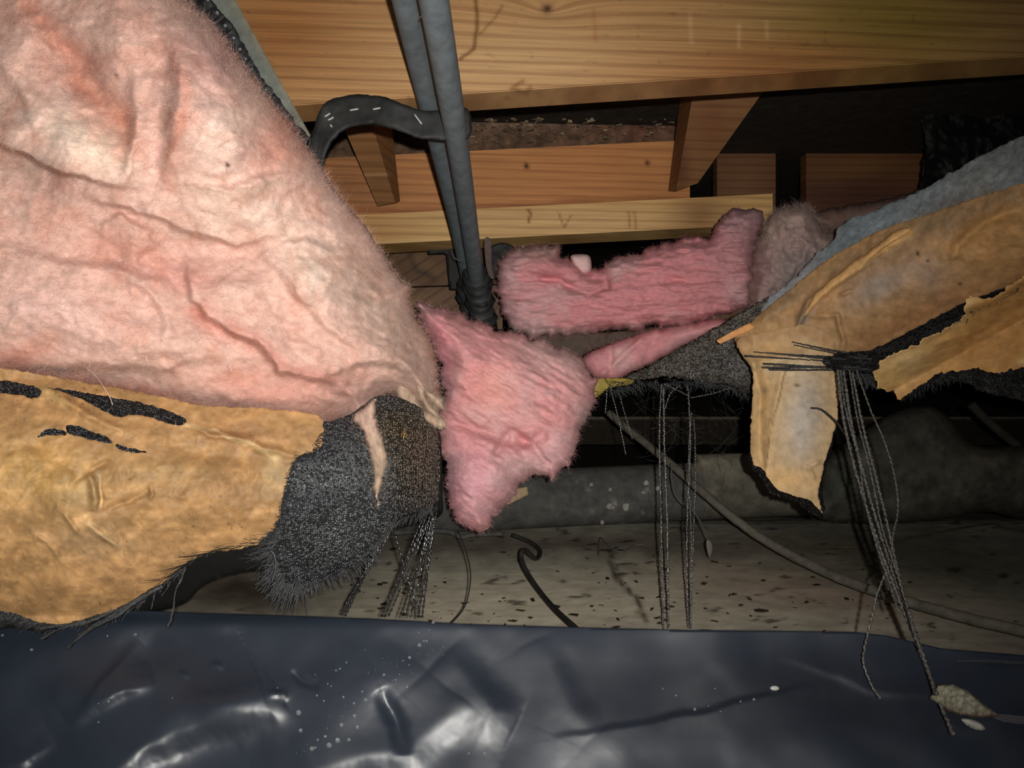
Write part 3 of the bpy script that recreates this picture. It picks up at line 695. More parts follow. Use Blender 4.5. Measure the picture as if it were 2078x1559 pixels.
crL_ = [(('l', [(90, 782), (110, 800), (160, 830), (220, 860), (270, 880)], 9), .010),
       (('l', [(370, 862), (430, 880), (480, 890), (520, 905), (545, 925)], 7), .011),
       (('l', [(520, 905), (560, 918), (600, 928)], 7), .009),
       (('l', [(170, 960), (190, 975), (196, 1010), (190, 1040)], 9), .014), (('l', [(200, 965), (205, 1020), (196, 1044)], 5), -.010),
       (('l', [(0, 920), (60, 900), (160, 960), (230, 940)], 12), -.006), (('l', [(225, 935), (160, 975), (130, 1000)], 6), -.007),
       (('l', [(180, 1060), (210, 1085), (240, 1104)], 6), .009), (('l', [(310, 985), (270, 1010), (230, 1030), (196, 1045)], 6), -.007),
       (('l', [(130, 1040), (150, 1070), (170, 1085)], 5), .007), (('l', [(60, 1080), (100, 1100), (130, 1150)], 7), .005),
       (('l', [(305, 980), (308, 1000), (298, 1010)], 5), .006), (('l', [(0, 1160), (40, 1130), (60, 1090)], 14), -.006),
       (('l', [(215, 1050), (240, 1070), (250, 1100)], 7), -.005), (('e', 150, 1020, 70, 60, 0), .014), (('e', 400, 1020, 160, 70, 0), .012), (('e', 200, 1180, 150, 50, -10), .014),
       (('l', [(330, 905), (450, 925), (560, 940)], 20), -.008)]
crL = [((('g',) + f[1:]) if f[0] == 'l' else f, a * .8) for f, a in crL_]
def wrapd(x, y):   # drooping roll of wrap, nearest along its middle
    u = np.clip((y - 770) / 480, 0, 1)
    return .86 + .00016 * x - .075 * np.sin(np.clip(u * .9 + .08, 0, 1) * math.pi) + .00000
def kl_h(x, y):
    return heights(x, y, crL, 8) + .005 * (ridged(x, y, 90, 71, 3) - .5) + .0016 * fbm(x, y, 22, 72, 3) + .0026 * (ridged(x * .8 + y * .5, y * .7, 34, 75, 2) - .5) + .005 * np.clip(ridged(x + 20 * fbm(x, y, 50, 9), y + 20 * fbm(x, y, 50, 19), 95, 78, 2) - .78, 0, 1) + .0008 * fbm(x, y, 9, 79, 2)
def kl_c(x, y):
    c = paint(x, y, lin(206, 158, 98), [
        (('e', 60, 960, 120, 60, 0), lin(214, 168, 92), .8), (('e', 480, 1000, 130, 60, 0), lin(186, 138, 82), .8), (('e', 560, 960, 30, 40, 0), lin(178, 150, 100), .8),
        (('e', 330, 960, 90, 30, 0), lin(172, 138, 84), .6), (('e', 240, 1180, 200, 60, -10), lin(216, 164, 104), .7), (('e', 160, 1000, 40, 50, 0), lin(226, 190, 128), .6),
        (('e', 470, 880, 120, 22, 6), lin(190, 138, 88), .8), (('e', 180, 1090, 90, 40, 0), lin(208, 170, 120), .6),
        (('l', [(370, 858), (440, 880), (500, 898), (560, 930)], 5), lin(240, 204, 140), .9), (('l', [(90, 784), (130, 812)], 8), lin(228, 190, 120), .7),
        (('l', [(182, 1062), (240, 1104)], 4), lin(236, 202, 140), .8), (('l', [(192, 964), (200, 1030)], 6), lin(236, 204, 144), .7)], 14, 40)
    n = fbm(x, y, 30, 81, 4, .6); c = c * (1 + .16 * n)[:, None]
    sp = np.clip(fbm(x, y, 7, 83, 2) * 6 - 3.6, 0, 1) * np.clip(fbm(x, y, 120, 5) * 2 + .5, 0, 1)
    sk = np.clip(ridged(x * .6 + y * .3, y, 46, 85, 3) * 2.2 - 1.25, 0, 1)[:, None]
    return c * (1 - .6 * sp)[:, None] * np.array([.65, .655, .74]) * (.84 + .45 * sk)
KK = {}
blob('kraft_paper', kraftL, wrapd, M['kraft'], LW, step=2.7, rag=4.5, rs=10, holes=holesL, thick=.0022, hfn=kl_h, cfn=kl_c, keep=KK)
grow_fibres('stray_fibres', dict(KK, c=np.tile(lin(236, 214, 178), (len(KK['v']), 1))), M['fibre'], LW, 1100, (.002, .008), .00009, edge=.05, seed=41, lum=1.0, mask=lambda x, y: (x > -10) * 1.)
fabL = [(-160, 766), (60, 774), (300, 820), (500, 846), (640, 856), (700, 846), (760, 806), (800, 804), (850, 826), (880, 862), (892, 900), (892, 1000), (882, 1024), (860, 1036), (830, 1044), (800, 1060), (780, 1085), (765, 1108),
        (730, 1140), (700, 1160), (660, 1178), (620, 1190), (580, 1180), (566, 1190), (556, 1160), (550, 1128), (556, 1112), (545, 1100), (470, 1110), (420, 1118), (372, 1142), (330, 1180), (290, 1205), (230, 1232), (150, 1262), (80, 1268), (0, 1245), (-160, 1215)]
def fl_c(x, y):
    c = paint(x, y, lin(74, 76, 79), [
        (('e', 860, 930, 70, 110, 0), lin(112, 98, 80), .9), (('e', 800, 870, 60, 40, 0), lin(98, 84, 64), .9), (('e', 815, 884, 8, 6, 0), lin(190, 150, 90), .8),
        (('e', 640, 960, 60, 50, 0), lin(66, 68, 72), .6), (('l', [(770, 1100), (800, 1060), (890, 1030)], 20), lin(58, 56, 54), .8), (('e', 700, 1080, 90, 60, 0), lin(104, 106, 108), .6),
        (('e', 200, 830, 300, 60, 8), lin(54, 56, 58), 1.0)], 14)
    return c
def fd(x, y): return wrapd(x, y) + .009 + .06 * np.clip((x - 780) / 110, 0, 1) ** 2
blob('woven_scrim', fabL, fd, M['woven'], LW, step=4, rag=3, rs=8, thick=.0015, hfn=lambda x, y: .006 * fbm(x, y, 120, 4, 3) + np.where(x < 560, -.006, 0) + .0, cfn=fl_c)
blob('lining_and_shade', [(-160, 770), (60, 780), (380, 836), (640, 866), (760, 806), (850, 820), (885, 862), (895, 900), (898, 1000), (890, 1050), (800, 1075), (760, 1100), (600, 1150), (556, 1172), (530, 1160), (470, 1166), (410, 1190), (372, 1226), (300, 1246), (240, 1258), (160, 1282), (110, 1292), (40, 1276), (-160, 1240)],  # black lining, drawn lower to stand in for the shadow beneath the kraft
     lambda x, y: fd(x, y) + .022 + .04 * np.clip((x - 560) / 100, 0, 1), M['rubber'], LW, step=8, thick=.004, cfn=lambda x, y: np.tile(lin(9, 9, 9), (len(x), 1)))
# frayed fringe of the scrim
def fringe(parent, name, starts, dirs, n, L, w, d, seed, spread=.25, curl=.2, matn='fringe', jit=3):
    r = np.random.default_rng(seed); V = []; Q = []; off = 0
    starts = np.array(starts, float); s = np.linspace(0, len(starts) - 1, n)
    sx = np.interp(s, np.arange(len(starts)), starts[:, 0]) + r.normal(0, jit, n); sy = np.interp(s, np.arange(len(starts)), starts[:, 1]) + r.normal(0, jit, n)
    dirs = np.array(dirs, float); a = np.interp(s, np.linspace(0, len(starts) - 1, len(dirs)), dirs)
    for i in range(n):
        an = math.radians(a[i]) + r.normal(0, spread); l = r.uniform(L[0], L[1]); dd = d(sx[i], sy[i]) if callable(d) else d; cu = r.normal(0, curl)
        k = 6; pts = []
        x, y = sx[i], sy[i]
        for j in range(k):
            pts.append(P(x, y, dd - .004 - .006 * j / k + r.normal(0, .0007))); x += math.cos(an) * l / k; y += math.sin(an) * l / k; an += cu / k
        p = np.array(pts); tg = np.gradient(p, axis=0); tg /= np.linalg.norm(tg, axis=1)[:, None]
        up = r.normal(0, 1, 3); u = np.cross(tg, up); u /= np.linalg.norm(u, axis=1)[:, None]; vv = np.cross(tg, u)
        ww = w * r.uniform(.6, 1.3) * np.linspace(1, .55, k)[:, None]
        ring = np.stack([p + u * ww, p + vv * ww * .5, p - u * ww, p - vv * ww * .5], 1).reshape(-1, 3)
        V.append(ring)
        for j in range(k - 1):
            for m_ in range(4):
                Q.append([off + j * 4 + m_, off + j * 4 + (m_ + 1) % 4, off + (j + 1) * 4 + (m_ + 1) % 4, off + (j + 1) * 4 + m_])
        off += k * 4
    return tag(mesh(name, np.concatenate(V), Q, M[matn], parent), kind='stuff')
fringe(LW, 'fringe', [(556, 1130), (566, 1180), (600, 1190), (640, 1180), (700, 1160), (760, 1120)], [130, 118, 100, 80, 62, 55], 190, (14, 40), .0010, lambda x, y: float(fd(x, y)), 1)
fringe(LW, 'fringe', [(560, 1140), (580, 1185), (620, 1190)], [140, 122, 95], 90, (30, 80), .0012, lambda x, y: float(fd(x, y)), 2)
fringe(LW, 'fringe', [(760, 1112), (800, 1062), (850, 1040), (886, 1026)], [120, 120, 110, 100], 170, (8, 30), .0007, lambda x, y: float(fd(x, y)) + .002, 3)
fringe(LW, 'fringe', [(570, 1075), (560, 1100), (550, 1130)], [195, 170, 150], 70, (30, 80), .0006, lambda x, y: float(fd(x, y)) - .01, 4, curl=.5)
fringe(LW, 'hem_hairs', [(540, 1100), (470, 1112), (420, 1122), (372, 1150), (330, 1188)], [195, 165, 160, 150, 140], 90, (25, 110), .00035, lambda x, y: float(wrapd(x, y)) - .004, 5, spread=.14, curl=.5, matn='hair_black')
fringe(LW, 'hem_hairs', [(372, 1150), (300, 1210), (230, 1240), (120, 1268), (40, 1252), (-20, 1240)], [140, 142, 140, 150, 160, 170], 360, (8, 44), .0013, lambda x, y: float(wrapd(x, y)) + .008, 6, spread=.3, matn='fringe')
fringe(LW, 'paper_edge_threads', [(652, 880), (634, 918), (600, 930), (584, 970), (570, 1030), (556, 1078), (530, 1100)], [0, 30, 10, 0, 0, 10, 20], 260, (4, 14), .0006, lambda x, y: float(wrapd(x, y)) - .001, 7, spread=.6)
for k, pts in enumerate([[(376, 1150, .79), (366, 1180, .78), (356, 1200, .78), (352, 1240, .78), (340, 1273, .785)],
                         [(290, 1212, .79), (240, 1250, .785), (190, 1270, .785), (136, 1316, .785)],
                         [(240, 1236, .79), (180, 1262, .785), (130, 1272, .785), (84, 1298, .785)],
                         [(330, 1190, .79), (270, 1220, .785), (210, 1262, .785)], [(200, 1250, .79), (150, 1266, .785), (80, 1276, .785)], [(300, 1205, .79), (250, 1238, .785), (160, 1290, .785)]]):
    strand(LW, pts, .0028 if k else .0018, M['fringe'], seed=k, twist=40, name='ragged_thread', flat=.4)
tube('loop_thread', [(548, 1118, .80), (556, 1125, .80), (560, 1150, .80), (552, 1180, .80)], .0012, M['fringe'], LW, n=16, sides=5)
# long twisted strands under the left scrim
r_ = np.random.default_rng(11)
low = [((768, 1108), (692, 1248)), ((800, 1065), (694, 1246)), ((783, 1085), (700, 1250)), ((866, 1048), (774, 1252)), ((874, 1046), (788, 1252)), ((878, 1050), (810, 1254)), ((872, 1052), (822, 1254)), ((884, 1046), (856, 1254)),
       ((880, 1050), (848, 1254)), ((886, 1040), (862, 1180)), ((858, 1052), (800, 1200)), ((876, 1060), (832, 1254)), ((868, 1058), (780, 1252)), ((802, 1085), (852, 1252)), ((770, 1120), (700, 1230)), ((884, 1056), (826, 1200))]
for k, (a, b) in enumerate(low):
    m1 = (a[0] * .6 + b[0] * .4 + r_.normal(0, 2), a[1] * .6 + b[1] * .4)
    strand(LW, [(*a, .94), (*m1, .93), (*b, .925)], r_.uniform(.0012, .0019), M['strand_dark'], seed=k, twist=500, flat=.4)

# ------------------------------------------------------------------ centre pink batt
CB = thing('insulation_batt', (0, 0, 0), 'bright pink fibreglass chunk hanging in the centre between the two wraps', 'insulation')
cen = [(846, 618), (880, 622), (920, 634), (962, 650), (1000, 668), (1040, 672), (1090, 690), (1140, 712), (1180, 730), (1205, 760), (1206, 800), (1196, 840), (1178, 880), (1170, 905), (1160, 935), (1140, 950), (1120, 974), (1098, 962), (1075, 962),
       (1058, 980), (1044, 1008), (1020, 1030), (1000, 1045), (980, 1075), (955, 1070), (928, 1058), (912, 1020), (905, 960), (893, 900), (895, 840), (900, 800), (896, 740), (870, 690)]
cenF = [(('l', [(880, 640), (960, 720), (1040, 760), (1120, 830), (1180, 870)], 30), .016), (('l', [(900, 850), (960, 870), (1040, 900), (1080, 890), (1100, 880)], 12), -.016),
        (('l', [(1000, 860), (1040, 890), (1060, 900)], 10), -.010), (('e', 980, 960, 60, 70, 10), .024), (('e', 1110, 780, 70, 60, 30), .018), (('l', [(1010, 920), (1040, 880), (1080, 900), (1110, 940)], 9), -.014), (('e', 950, 760, 50, 70, 20), .016)]
def cen_h(x, y):
    u = x * .86 + y * .5; v = -x * .5 + y * .86
    return heights(x, y, cenF, 12) + .013 * (ridged(u * .4 + 10 * fbm(x, y, 60, 5), v * 1.6, 46, 101, 4) - .5) * (.4 + .6 * np.clip((900 - y) / 60, 0, 1)) + .006 * fbm(x, y, 45, 102, 4) + .004 * fbm(u * .5, v * 2, 14, 103, 3)
def pinkc(base, alt, sh, s):
    def f(x, y):
        n = fbm(x, y, 60, s, 4)[:, None]; m_ = fbm(x * .5, y * 2, 20, s + 3, 3)[:, None]
        return np.clip(base + (alt - base) * np.clip(n * 1.6 + .3, 0, 1), 0, 1) * (1 + .12 * m_)
    return f
pk = lin(222, 154, 154); pk2 = lin(216, 170, 168)
def cen_c(x, y):
    c = pinkc(pk, pk2, 0, 111)(x, y)
    for f, cc, k in [(('e', 1000, 790, 60, 60, 0), lin(240, 164, 150), .5), (('e', 1140, 730, 90, 30, 25), lin(206, 160, 156), .6), (('e', 1170, 790, 26, 70, 0), lin(206, 160, 156), .5),
                     (('e', 1110, 920, 60, 40, 0), lin(226, 182, 184), .6), (('e', 900, 720, 14, 90, -8), lin(232, 148, 162), .6), (('e', 940, 640, 60, 16, 15), lin(196, 140, 140), .6), (('e', 950, 980, 60, 70, 0), lin(224, 166, 178), .6)]:
        w = np.clip(feat(x, y, f) * k, 0, 1)[:, None]; c = c * (1 - w) + cc * w
    return c
KC = {}
blob('batting', cen, lambda x, y: 1.17 + .0001 * (x - 850) - .0001 * (y - 600), M['fibreglass'], CB, step=2.8, rag=12, rs=18, pillow=(.055, .08, 60), hfn=cen_h, cfn=lambda x, y: cen_c(x, y) * np.array([.84, .86, .86]), keep=KC)
grow_fibres('fibres', KC, M['fibre'], CB, 9000, (.003, .009), .00010, edge=.18, seed=3, lum=1.1, pref=(.9, 0, -.5))
tag(blob('yellow_tape', [(1205, 772), (1250, 768), (1284, 772), (1278, 780), (1236, 788), (1208, 806)], 1.375, M['kraft'], None, step=4, thick=.002, rag=2,
         cfn=lambda x, y: np.tile(lin(150, 130, 44), (len(x), 1))), 'scrap of yellow tape between centre pink chunk and black mesh', 'tape')
tag(blob('card_scrap', [(1030, 996), (1070, 988), (1072, 1004), (1040, 1020), (1028, 1026)], 1.71, M['kraft'], None, step=3, smooth=False, thick=.003,
         cfn=lambda x, y: np.tile(lin(176, 150, 112), (len(x), 1))), 'small tan card scrap beside the bottom of centre pink chunk', 'card')

# ------------------------------------------------------------------ upper pink batt, lower folded sheet
UB = thing('insulation_batt', (0, 0, 0), 'long pink fibreglass batt lying under the truss, right of the pipes', 'insulation')
upp = [(1006, 560), (1016, 520), (1040, 502), (1090, 494), (1130, 500), (1140, 520), (1176, 530), (1200, 548), (1225, 538), (1260, 520), (1310, 508), (1350, 496), (1400, 480), (1440, 480), (1462, 440), (1490, 424), (1520, 424), (1546, 436),
       (1545, 470), (1530, 520), (1540, 560), (1534, 600), (1524, 618), (1460, 640), (1400, 654), (1300, 668), (1240, 668), (1170, 682), (1100, 684), (1060, 676), (1030, 656), (1022, 620), (1012, 600)]
uppF = [(('l', [(1100, 565), (1140, 565), (1160, 580), (1190, 596), (1230, 580)], 7), -.016), (('e', 1090, 540, 60, 36, 0), .02), (('l', [(1180, 530), (1200, 560), (1230, 570)], 10), -.014), (('e', 1300, 600, 160, 46, -8), .02), (('e', 1480, 470, 50, 30, 0), .012),
        (('l', [(1020, 600), (1100, 610), (1200, 620), (1300, 640)], 5), -.006)]
def upp_h(x, y):
    return heights(x, y, uppF, 10) + .020 * (ridged(x * .3 + 12 * fbm(x, y, 70, 6), (y + x * .05) * 1.6, 30, 121, 4) - .5) + .008 * fbm(x * .5, y * 1.5, 30, 122, 4) + .006 * fbm(x * .6, y * 1.6, 10, 123, 3)
def upp_c(x, y):
    c = pinkc(lin(238, 156, 160), lin(234, 180, 180), 0, 131)(x, y)
    for f, cc, k in [(('e', 1100, 510, 60, 20, 0), lin(196, 158, 148), .8), (('e', 1500, 520, 60, 90, 0), lin(206, 154, 156), .7), (('e', 1510, 450, 60, 50, 0), lin(186, 146, 148), .8), (('e', 1400, 500, 90, 30, -8), lin(226, 150, 156), .5), (('l', [(1040, 670), (1200, 676), (1320, 660)], 8), lin(230, 196, 188), .6)]:
        w = np.clip(feat(x, y, f) * k, 0, 1)[:, None]; c = c * (1 - w) + cc * w
    return c
KU = {}
blob('batting', upp, 1.50, M['fibreglass'], UB, step=2.8, rag=12, rs=18, pillow=(.06, .14, 34), hfn=upp_h, cfn=lambda x, y: upp_c(x, y) * np.array([.76, .80, .80]), keep=KU)
grow_fibres('fibres', KU, M['fibre'], UB, 9000, (.003, .009), .00012, edge=.2, seed=4, lum=1.05, pref=(1.4, 0, .1))
blob('pale_tuft', [(1158, 520), (1172, 516), (1194, 518), (1200, 532), (1198, 552), (1180, 556), (1164, 540)], 1.47, M['fibreglass'], UB, step=3, pillow=(.02, .02, 14), cfn=lambda x, y: np.tile(lin(226, 190, 186), (len(x), 1)))
UP = blob('paper_backing', [(1080, 680), (1180, 676), (1300, 668), (1400, 652), (1480, 632), (1525, 612), (1528, 628), (1470, 648), (1400, 668), (1300, 680), (1200, 712), (1176, 724), (1130, 706), (1090, 692)], 1.54, M['kraft'], UB, step=4, rag=2, thick=.003,
          hfn=lambda x, y: .008 * fbm(x, y, 60, 3), cfn=lambda x, y: paint(x, y, lin(74, 54, 42), [(('e', 1500, 635, 60, 14, -20), lin(108, 78, 50), .8)], 6))
LB = thing('insulation_batt', (0, 0, 0), 'folded pink fibreglass flap below the long batt, above the black mesh', 'insulation')
KL = {}
lowp = [(1184, 726), (1220, 706), (1270, 688), (1310, 674), (1380, 662), (1440, 650), (1480, 650), (1500, 652), (1440, 680), (1390, 700), (1340, 728), (1290, 752), (1250, 770), (1210, 768), (1192, 748)]
blob('batting', lowp, 1.46, M['fibreglass'], LB, step=3.2, rag=3, pillow=(.04, .04, 24), hfn=lambda x, y: heights(x, y, [(('l', [(1220, 760), (1290, 700), (1300, 690)], 6), .008), (('l', [(1240, 700), (1236, 750)], 6), -.010), (('l', [(1330, 690), (1310, 730)], 8), -.006)], 4) + .005 * (ridged(x, y, 30, 9) - .5),
     cfn=pinkc(lin(214, 146, 150), lin(222, 174, 172), 0, 141), keep=KL)
grow_fibres('fibres', KL, M['fibre'], LB, 1500, (.004, .012), .00012, edge=.4, seed=5, lum=1.05)

# ------------------------------------------------------------------ grey-beige fluff
GB = thing('insulation_batt', (0, 0, 0), 'dirty grey beige fibreglass tuft between pink batt and right wrap', 'insulation')
flu = [(1520, 600), (1525, 540), (1540, 490), (1556, 470), (1566, 440), (1590, 420), (1625, 418), (1650, 432), (1665, 460), (1700, 480), (1720, 500), (1690, 540), (1640, 580), (1590, 610), (1560, 640), (1525, 625)]
KG = {}
gc = lambda x, y: paint(x, y, lin(168, 142, 134), [(('e', 1610, 440, 40, 24, 0), lin(188, 162, 152), .8), (('e', 1620, 550, 60, 40, -30), lin(142, 132, 132), .7), (('e', 1540, 560, 24, 60, 0), lin(160, 124, 124), .7), (('e', 1560, 475, 14, 20, 0), lin(210, 190, 174), .8)], 10)
blob('batting', flu, 1.44, M['fibreglass'], GB, step=3.2, rag=10, rs=20, pillow=(.08, .1, 50), hfn=lambda x, y: .022 * (ridged(x, y, 46, 151, 4) - .6) + .010 * fbm(x, y, 16, 152, 3), cfn=gc, keep=KG)
grow_fibres('fibres', KG, M['fibre'], GB, 8000, (.004, .015), .00014, edge=.4, seed=6, lum=1.05)
tag(blob('dark_fluff', [(1640, 440), (1700, 420), (1790, 405), (1900, 380), (1880, 430), (1780, 450), (1720, 470), (1690, 480)], 1.55, M['fibreglass'], None, step=4, rag=6, pillow=(.05, .05, 24), hfn=lambda x, y: .02 * (ridged(x, y, 34, 8) - .5),
         cfn=lambda x, y: np.tile(lin(128, 102, 92), (len(x), 1))), 'dark brownish fluff lying along the top of the grey duct cloth', 'insulation')

# ------------------------------------------------------------------ right wrap
RW = thing('torn_wrap', (0, 0, 0), 'torn wrap of grey cloth and kraft paper sagging at the right', 'wrap')
def rd(x, y):     # sagging roll that comes nearer to the right
    u = np.clip((x - 1480) / 600, 0, 1.3)
    axis = 700 - u * 330
    v = np.clip((y - axis) / 230, -1, 1.2)
    return 1.34 - .30 * u + .10 * v ** 2 - .03
gcl = [(1545, 640), (1560, 606), (1610, 566), (1650, 520), (1690, 488), (1710, 455), (1770, 430), (1850, 395), (1930, 352), (2000, 312), (2100, 265), (2250, 220), (2250, 420), (2078, 440), (1900, 520), (1760, 620), (1600, 680)]
def gcc(x, y): return paint(x, y, lin(132, 140, 144), [(('e', 1750, 500, 80, 60, -30), lin(126, 138, 146), .8), (('e', 2000, 350, 90, 40, -25), lin(140, 144, 142), .8), (('l', [(1640, 600), (1800, 500), (2000, 400)], 26), lin(128, 116, 102), .9), (('e', 1620, 590, 60, 30, -30), lin(150, 146, 150), .8), (('l', [(1600, 560), (1690, 470)], 16), lin(150, 144, 138), .6)], 16) * (1 + .22 * fbm(x, y, 30, 9, 4))[:, None]
blob('grey_cloth', gcl, lambda x, y: rd(x, y) + .035, M['duct_cloth'], RW, step=4, rag=6, rs=18, thick=.004, hfn=lambda x, y: .012 * fbm(x, y, 90, 161, 4) + .003 * fbm(x, y, 16, 162, 3), cfn=gcc)
krf = [(1500, 706), (1490, 690), (1510, 668), (1560, 622), (1610, 582), (1670, 534), (1730, 496), (1800, 462), (1850, 446), (1950, 412), (2078, 370), (2250, 320), (2250, 520), (2078, 572), (1990, 602), (1930, 628), (1850, 670), (1780, 704), (1700, 728), (1620, 744), (1560, 735), (1512, 722)]
krF_ = [(('l', [(1846, 470), (1800, 496), (1760, 530), (1700, 568), (1650, 610), (1620, 660)], 9), .014), (('l', [(1800, 500), (1770, 524), (1745, 545)], 4), -.010),
       (('l', [(2080, 420), (2000, 450), (1940, 500), (1930, 540)], 12), .008), (('l', [(1645, 600), (1625, 650), (1612, 690)], 5), .010), (('l', [(1640, 590), (1560, 640), (1500, 690)], 12), .006),
       (('l', [(1640, 640), (1700, 640), (1712, 690), (1700, 740)], 6), .008), (('l', [(1700, 602), (1730, 590)], 4), .008), (('e', 1800, 600, 90, 50, -30), .008)]
krF = [((('g',) + f[1:]) if f[0] == 'l' else f, a) for f, a in krF_]
def kr_h(x, y): return heights(x, y, krF, 5) + .005 * (ridged(x, y, 80, 171, 3) - .5) + .0015 * fbm(x, y, 20, 172, 3) + .006 * np.clip(ridged(x + 20 * fbm(x, y, 50, 9), y * 1.5 + 20 * fbm(x, y, 50, 19), 85, 178, 2) - .76, 0, 1) + .0008 * fbm(x, y, 9, 79, 2)
kbase = lin(186, 142, 92)
def kr_c(x, y):
    c = paint(x, y, kbase * np.array([1.04, 1.06, 1.14]), [
        (('e', 1780, 580, 70, 34, -35), lin(160, 146, 134), .9), (('e', 1880, 560, 50, 40, 0), lin(166, 140, 122), .7), (('l', [(1700, 560), (1850, 470), (2050, 400)], 26), lin(140, 118, 90), .8),
        (('e', 2020, 470, 70, 60, -20), lin(196, 144, 84), .7), (('l', [(1846, 472), (1800, 494), (1740, 540), (1670, 590)], 9), lin(222, 170, 106), .9), (('l', [(2078, 425), (1990, 455), (1935, 510)], 12), lin(212, 160, 96), .6),
        (('e', 1570, 680, 60, 30, 0), lin(206, 164, 108), .8), (('e', 1660, 700, 40, 30, 0), lin(206, 180, 136), .8), (('e', 1630, 650, 10, 50, 20), lin(146, 140, 134), .7),
        (('e', 1850, 650, 150, 24, -28), lin(176, 124, 84), .7), (('e', 1600, 610, 60, 14, -38), lin(150, 126, 96), .8), (('e', 1859, 513, 4, 6, 20), lin(40, 26, 20), 1), (('e', 1880, 528, 4, 3, 0), lin(40, 26, 20), 1), (('e', 1950, 577, 4, 3, 0), lin(40, 26, 20), 1)], 8)
    return c * (1 + .22 * fbm(x, y, 26, 181, 4, .6))[:, None] * .86
blob('kraft_paper', krf, rd, M['kraft'], RW, step=2.7, rag=3, rs=10, thick=.002, hfn=kr_h, cfn=kr_c)
# curled strip along the crease, and the orange tab
blob('curled_strip', [(1850, 466), (1842, 462), (1820, 466), (1800, 480), (1770, 506), (1735, 530), (1700, 556), (1660, 590), (1640, 618), (1630, 640), (1640, 636), (1668, 606), (1710, 572), (1750, 546), (1764, 528), (1800, 498), (1832, 480)], lambda x, y: rd(x, y) - .020, M['kraft'], RW, step=2.8, rag=3, rs=9,
     pillow=(.006, .010, 9), cfn=lambda x, y: np.tile(lin(206, 160, 104), (len(x), 1)) * (1 + .15 * fbm(x, y, 14, 5))[:, None])
blob('orange_tab', [(1452, 692), (1480, 676), (1520, 656), (1534, 664), (1510, 676), (1462, 698)], 1.26, M['kraft'], RW, step=3, thick=.002, smooth=False, cfn=lambda x, y: np.tile(lin(220, 156, 98), (len(x), 1)))
flap = [(1494, 700), (1504, 684), (1560, 672), (1640, 660), (1690, 690), (1700, 740), (1704, 790), (1700, 840), (1692, 880), (1676, 930), (1666, 970), (1660, 1000), (1664, 1030), (1672, 1044), (1660, 1034), (1646, 1018), (1610, 1006), (1580, 996), (1566, 980), (1548, 952), (1528, 940),
        (1522, 890), (1526, 820), (1528, 770), (1520, 740), (1506, 722)]
flapF = [(('l', [(1592, 740), (1575, 820), (1562, 880), (1556, 960)], 5), -.004), (('l', [(1530, 740), (1545, 800), (1540, 900), (1545, 940)], 10), .008), (('e', 1640, 820, 40, 120, 6), .012), (('l', [(1500, 700), (1530, 740), (1620, 720)], 12), .008), (('l', [(1660, 940), (1640, 950), (1650, 970)], 5), .005)]
def flap_c(x, y):
    c = paint(x, y, lin(206, 170, 118), [(('e', 1632, 850, 40, 110, 6), lin(186, 170, 148), 1.1), (('e', 1545, 820, 14, 130, 2), lin(214, 168, 104), .8), (('e', 1600, 975, 60, 30, 0), lin(222, 176, 112), .8), (('e', 1560, 710, 60, 24, 0), lin(196, 152, 96), .8), (('e', 1600, 745, 50, 20, 0), lin(206, 186, 150), .6),
                                          (('l', [(1594, 740), (1576, 830), (1560, 890), (1558, 930)], 1.8), lin(110, 84, 56), .7), (('e', 1550, 790, 8, 10, 0), lin(130, 110, 84), .6), (('e', 1618, 782, 7, 3, 10), lin(70, 46, 26), 1), (('e', 1544, 838, 6, 8, 0), lin(140, 116, 88), .6), (('l', [(1500, 690), (1560, 680), (1640, 670), (1690, 700)], 16), lin(180, 138, 94), .9)], 4)
    return c * (1 + .16 * fbm(x, y, 22, 191, 4, .6))[:, None] * np.array([.95, .97, 1.06])
def flap_d(x, y): return 1.19 - .03 * np.clip((y - 700) / 300, 0, 1) + .03 * np.clip((1530 - x) / 40, 0, 1)
blob('hanging_flap', flap, flap_d, M['kraft'], RW, step=3.2, rag=4, rs=9, thick=.002, hfn=lambda x, y: heights(x, y, flapF, 4) + .0016 * fbm(x, y, 30, 192, 3), cfn=flap_c)
blob('flap_backing', [(1520, 930), (1530, 955), (1548, 975), (1560, 1000), (1590, 1012), (1620, 1022), (1640, 1038), (1664, 1052), (1672, 1040), (1668, 980), (1690, 900), (1700, 850), (1640, 820), (1560, 860), (1530, 900)],
     lambda x, y: flap_d(x, y) + .012, M['woven'], RW, step=3, rag=7, rs=9, thick=.002, cfn=lambda x, y: np.tile(lin(22, 18, 14), (len(x), 1)))
fab = [(1600, 736), (1700, 724), (1770, 700), (1900, 636), (2000, 596), (2078, 560), (2250, 500), (2250, 820), (2078, 812), (2010, 800), (1960, 780), (1900, 775), (1850, 800), (1820, 800), (1790, 790), (1740, 775), (1690, 765), (1660, 752)]
blob('woven_scrim', fab, lambda x, y: rd(x, y) + .010, M['woven'], RW, step=4, rag=6, rs=12, thick=.002, hfn=lambda x, y: .006 * fbm(x, y, 60, 5) + .004 * fbm(x * .3, y * 2, 16, 6), cfn=lambda x, y: np.tile(lin(46, 46, 46), (len(x), 1)))
low2 = [(2250, 500), (2078, 562), (2040, 590), (2010, 606), (1985, 606), (1966, 606), (1956, 622), (1952, 642), (1900, 674), (1850, 702), (1800, 722), (1770, 740), (1768, 752), (1778, 772), (1776, 786), (1792, 786), (1800, 794), (1814, 790), (1818, 808), (1824, 812), (1838, 800), (1862, 790), (1890, 768), (1930, 754), (1980, 750), (2020, 758), (2078, 746), (2250, 720)]
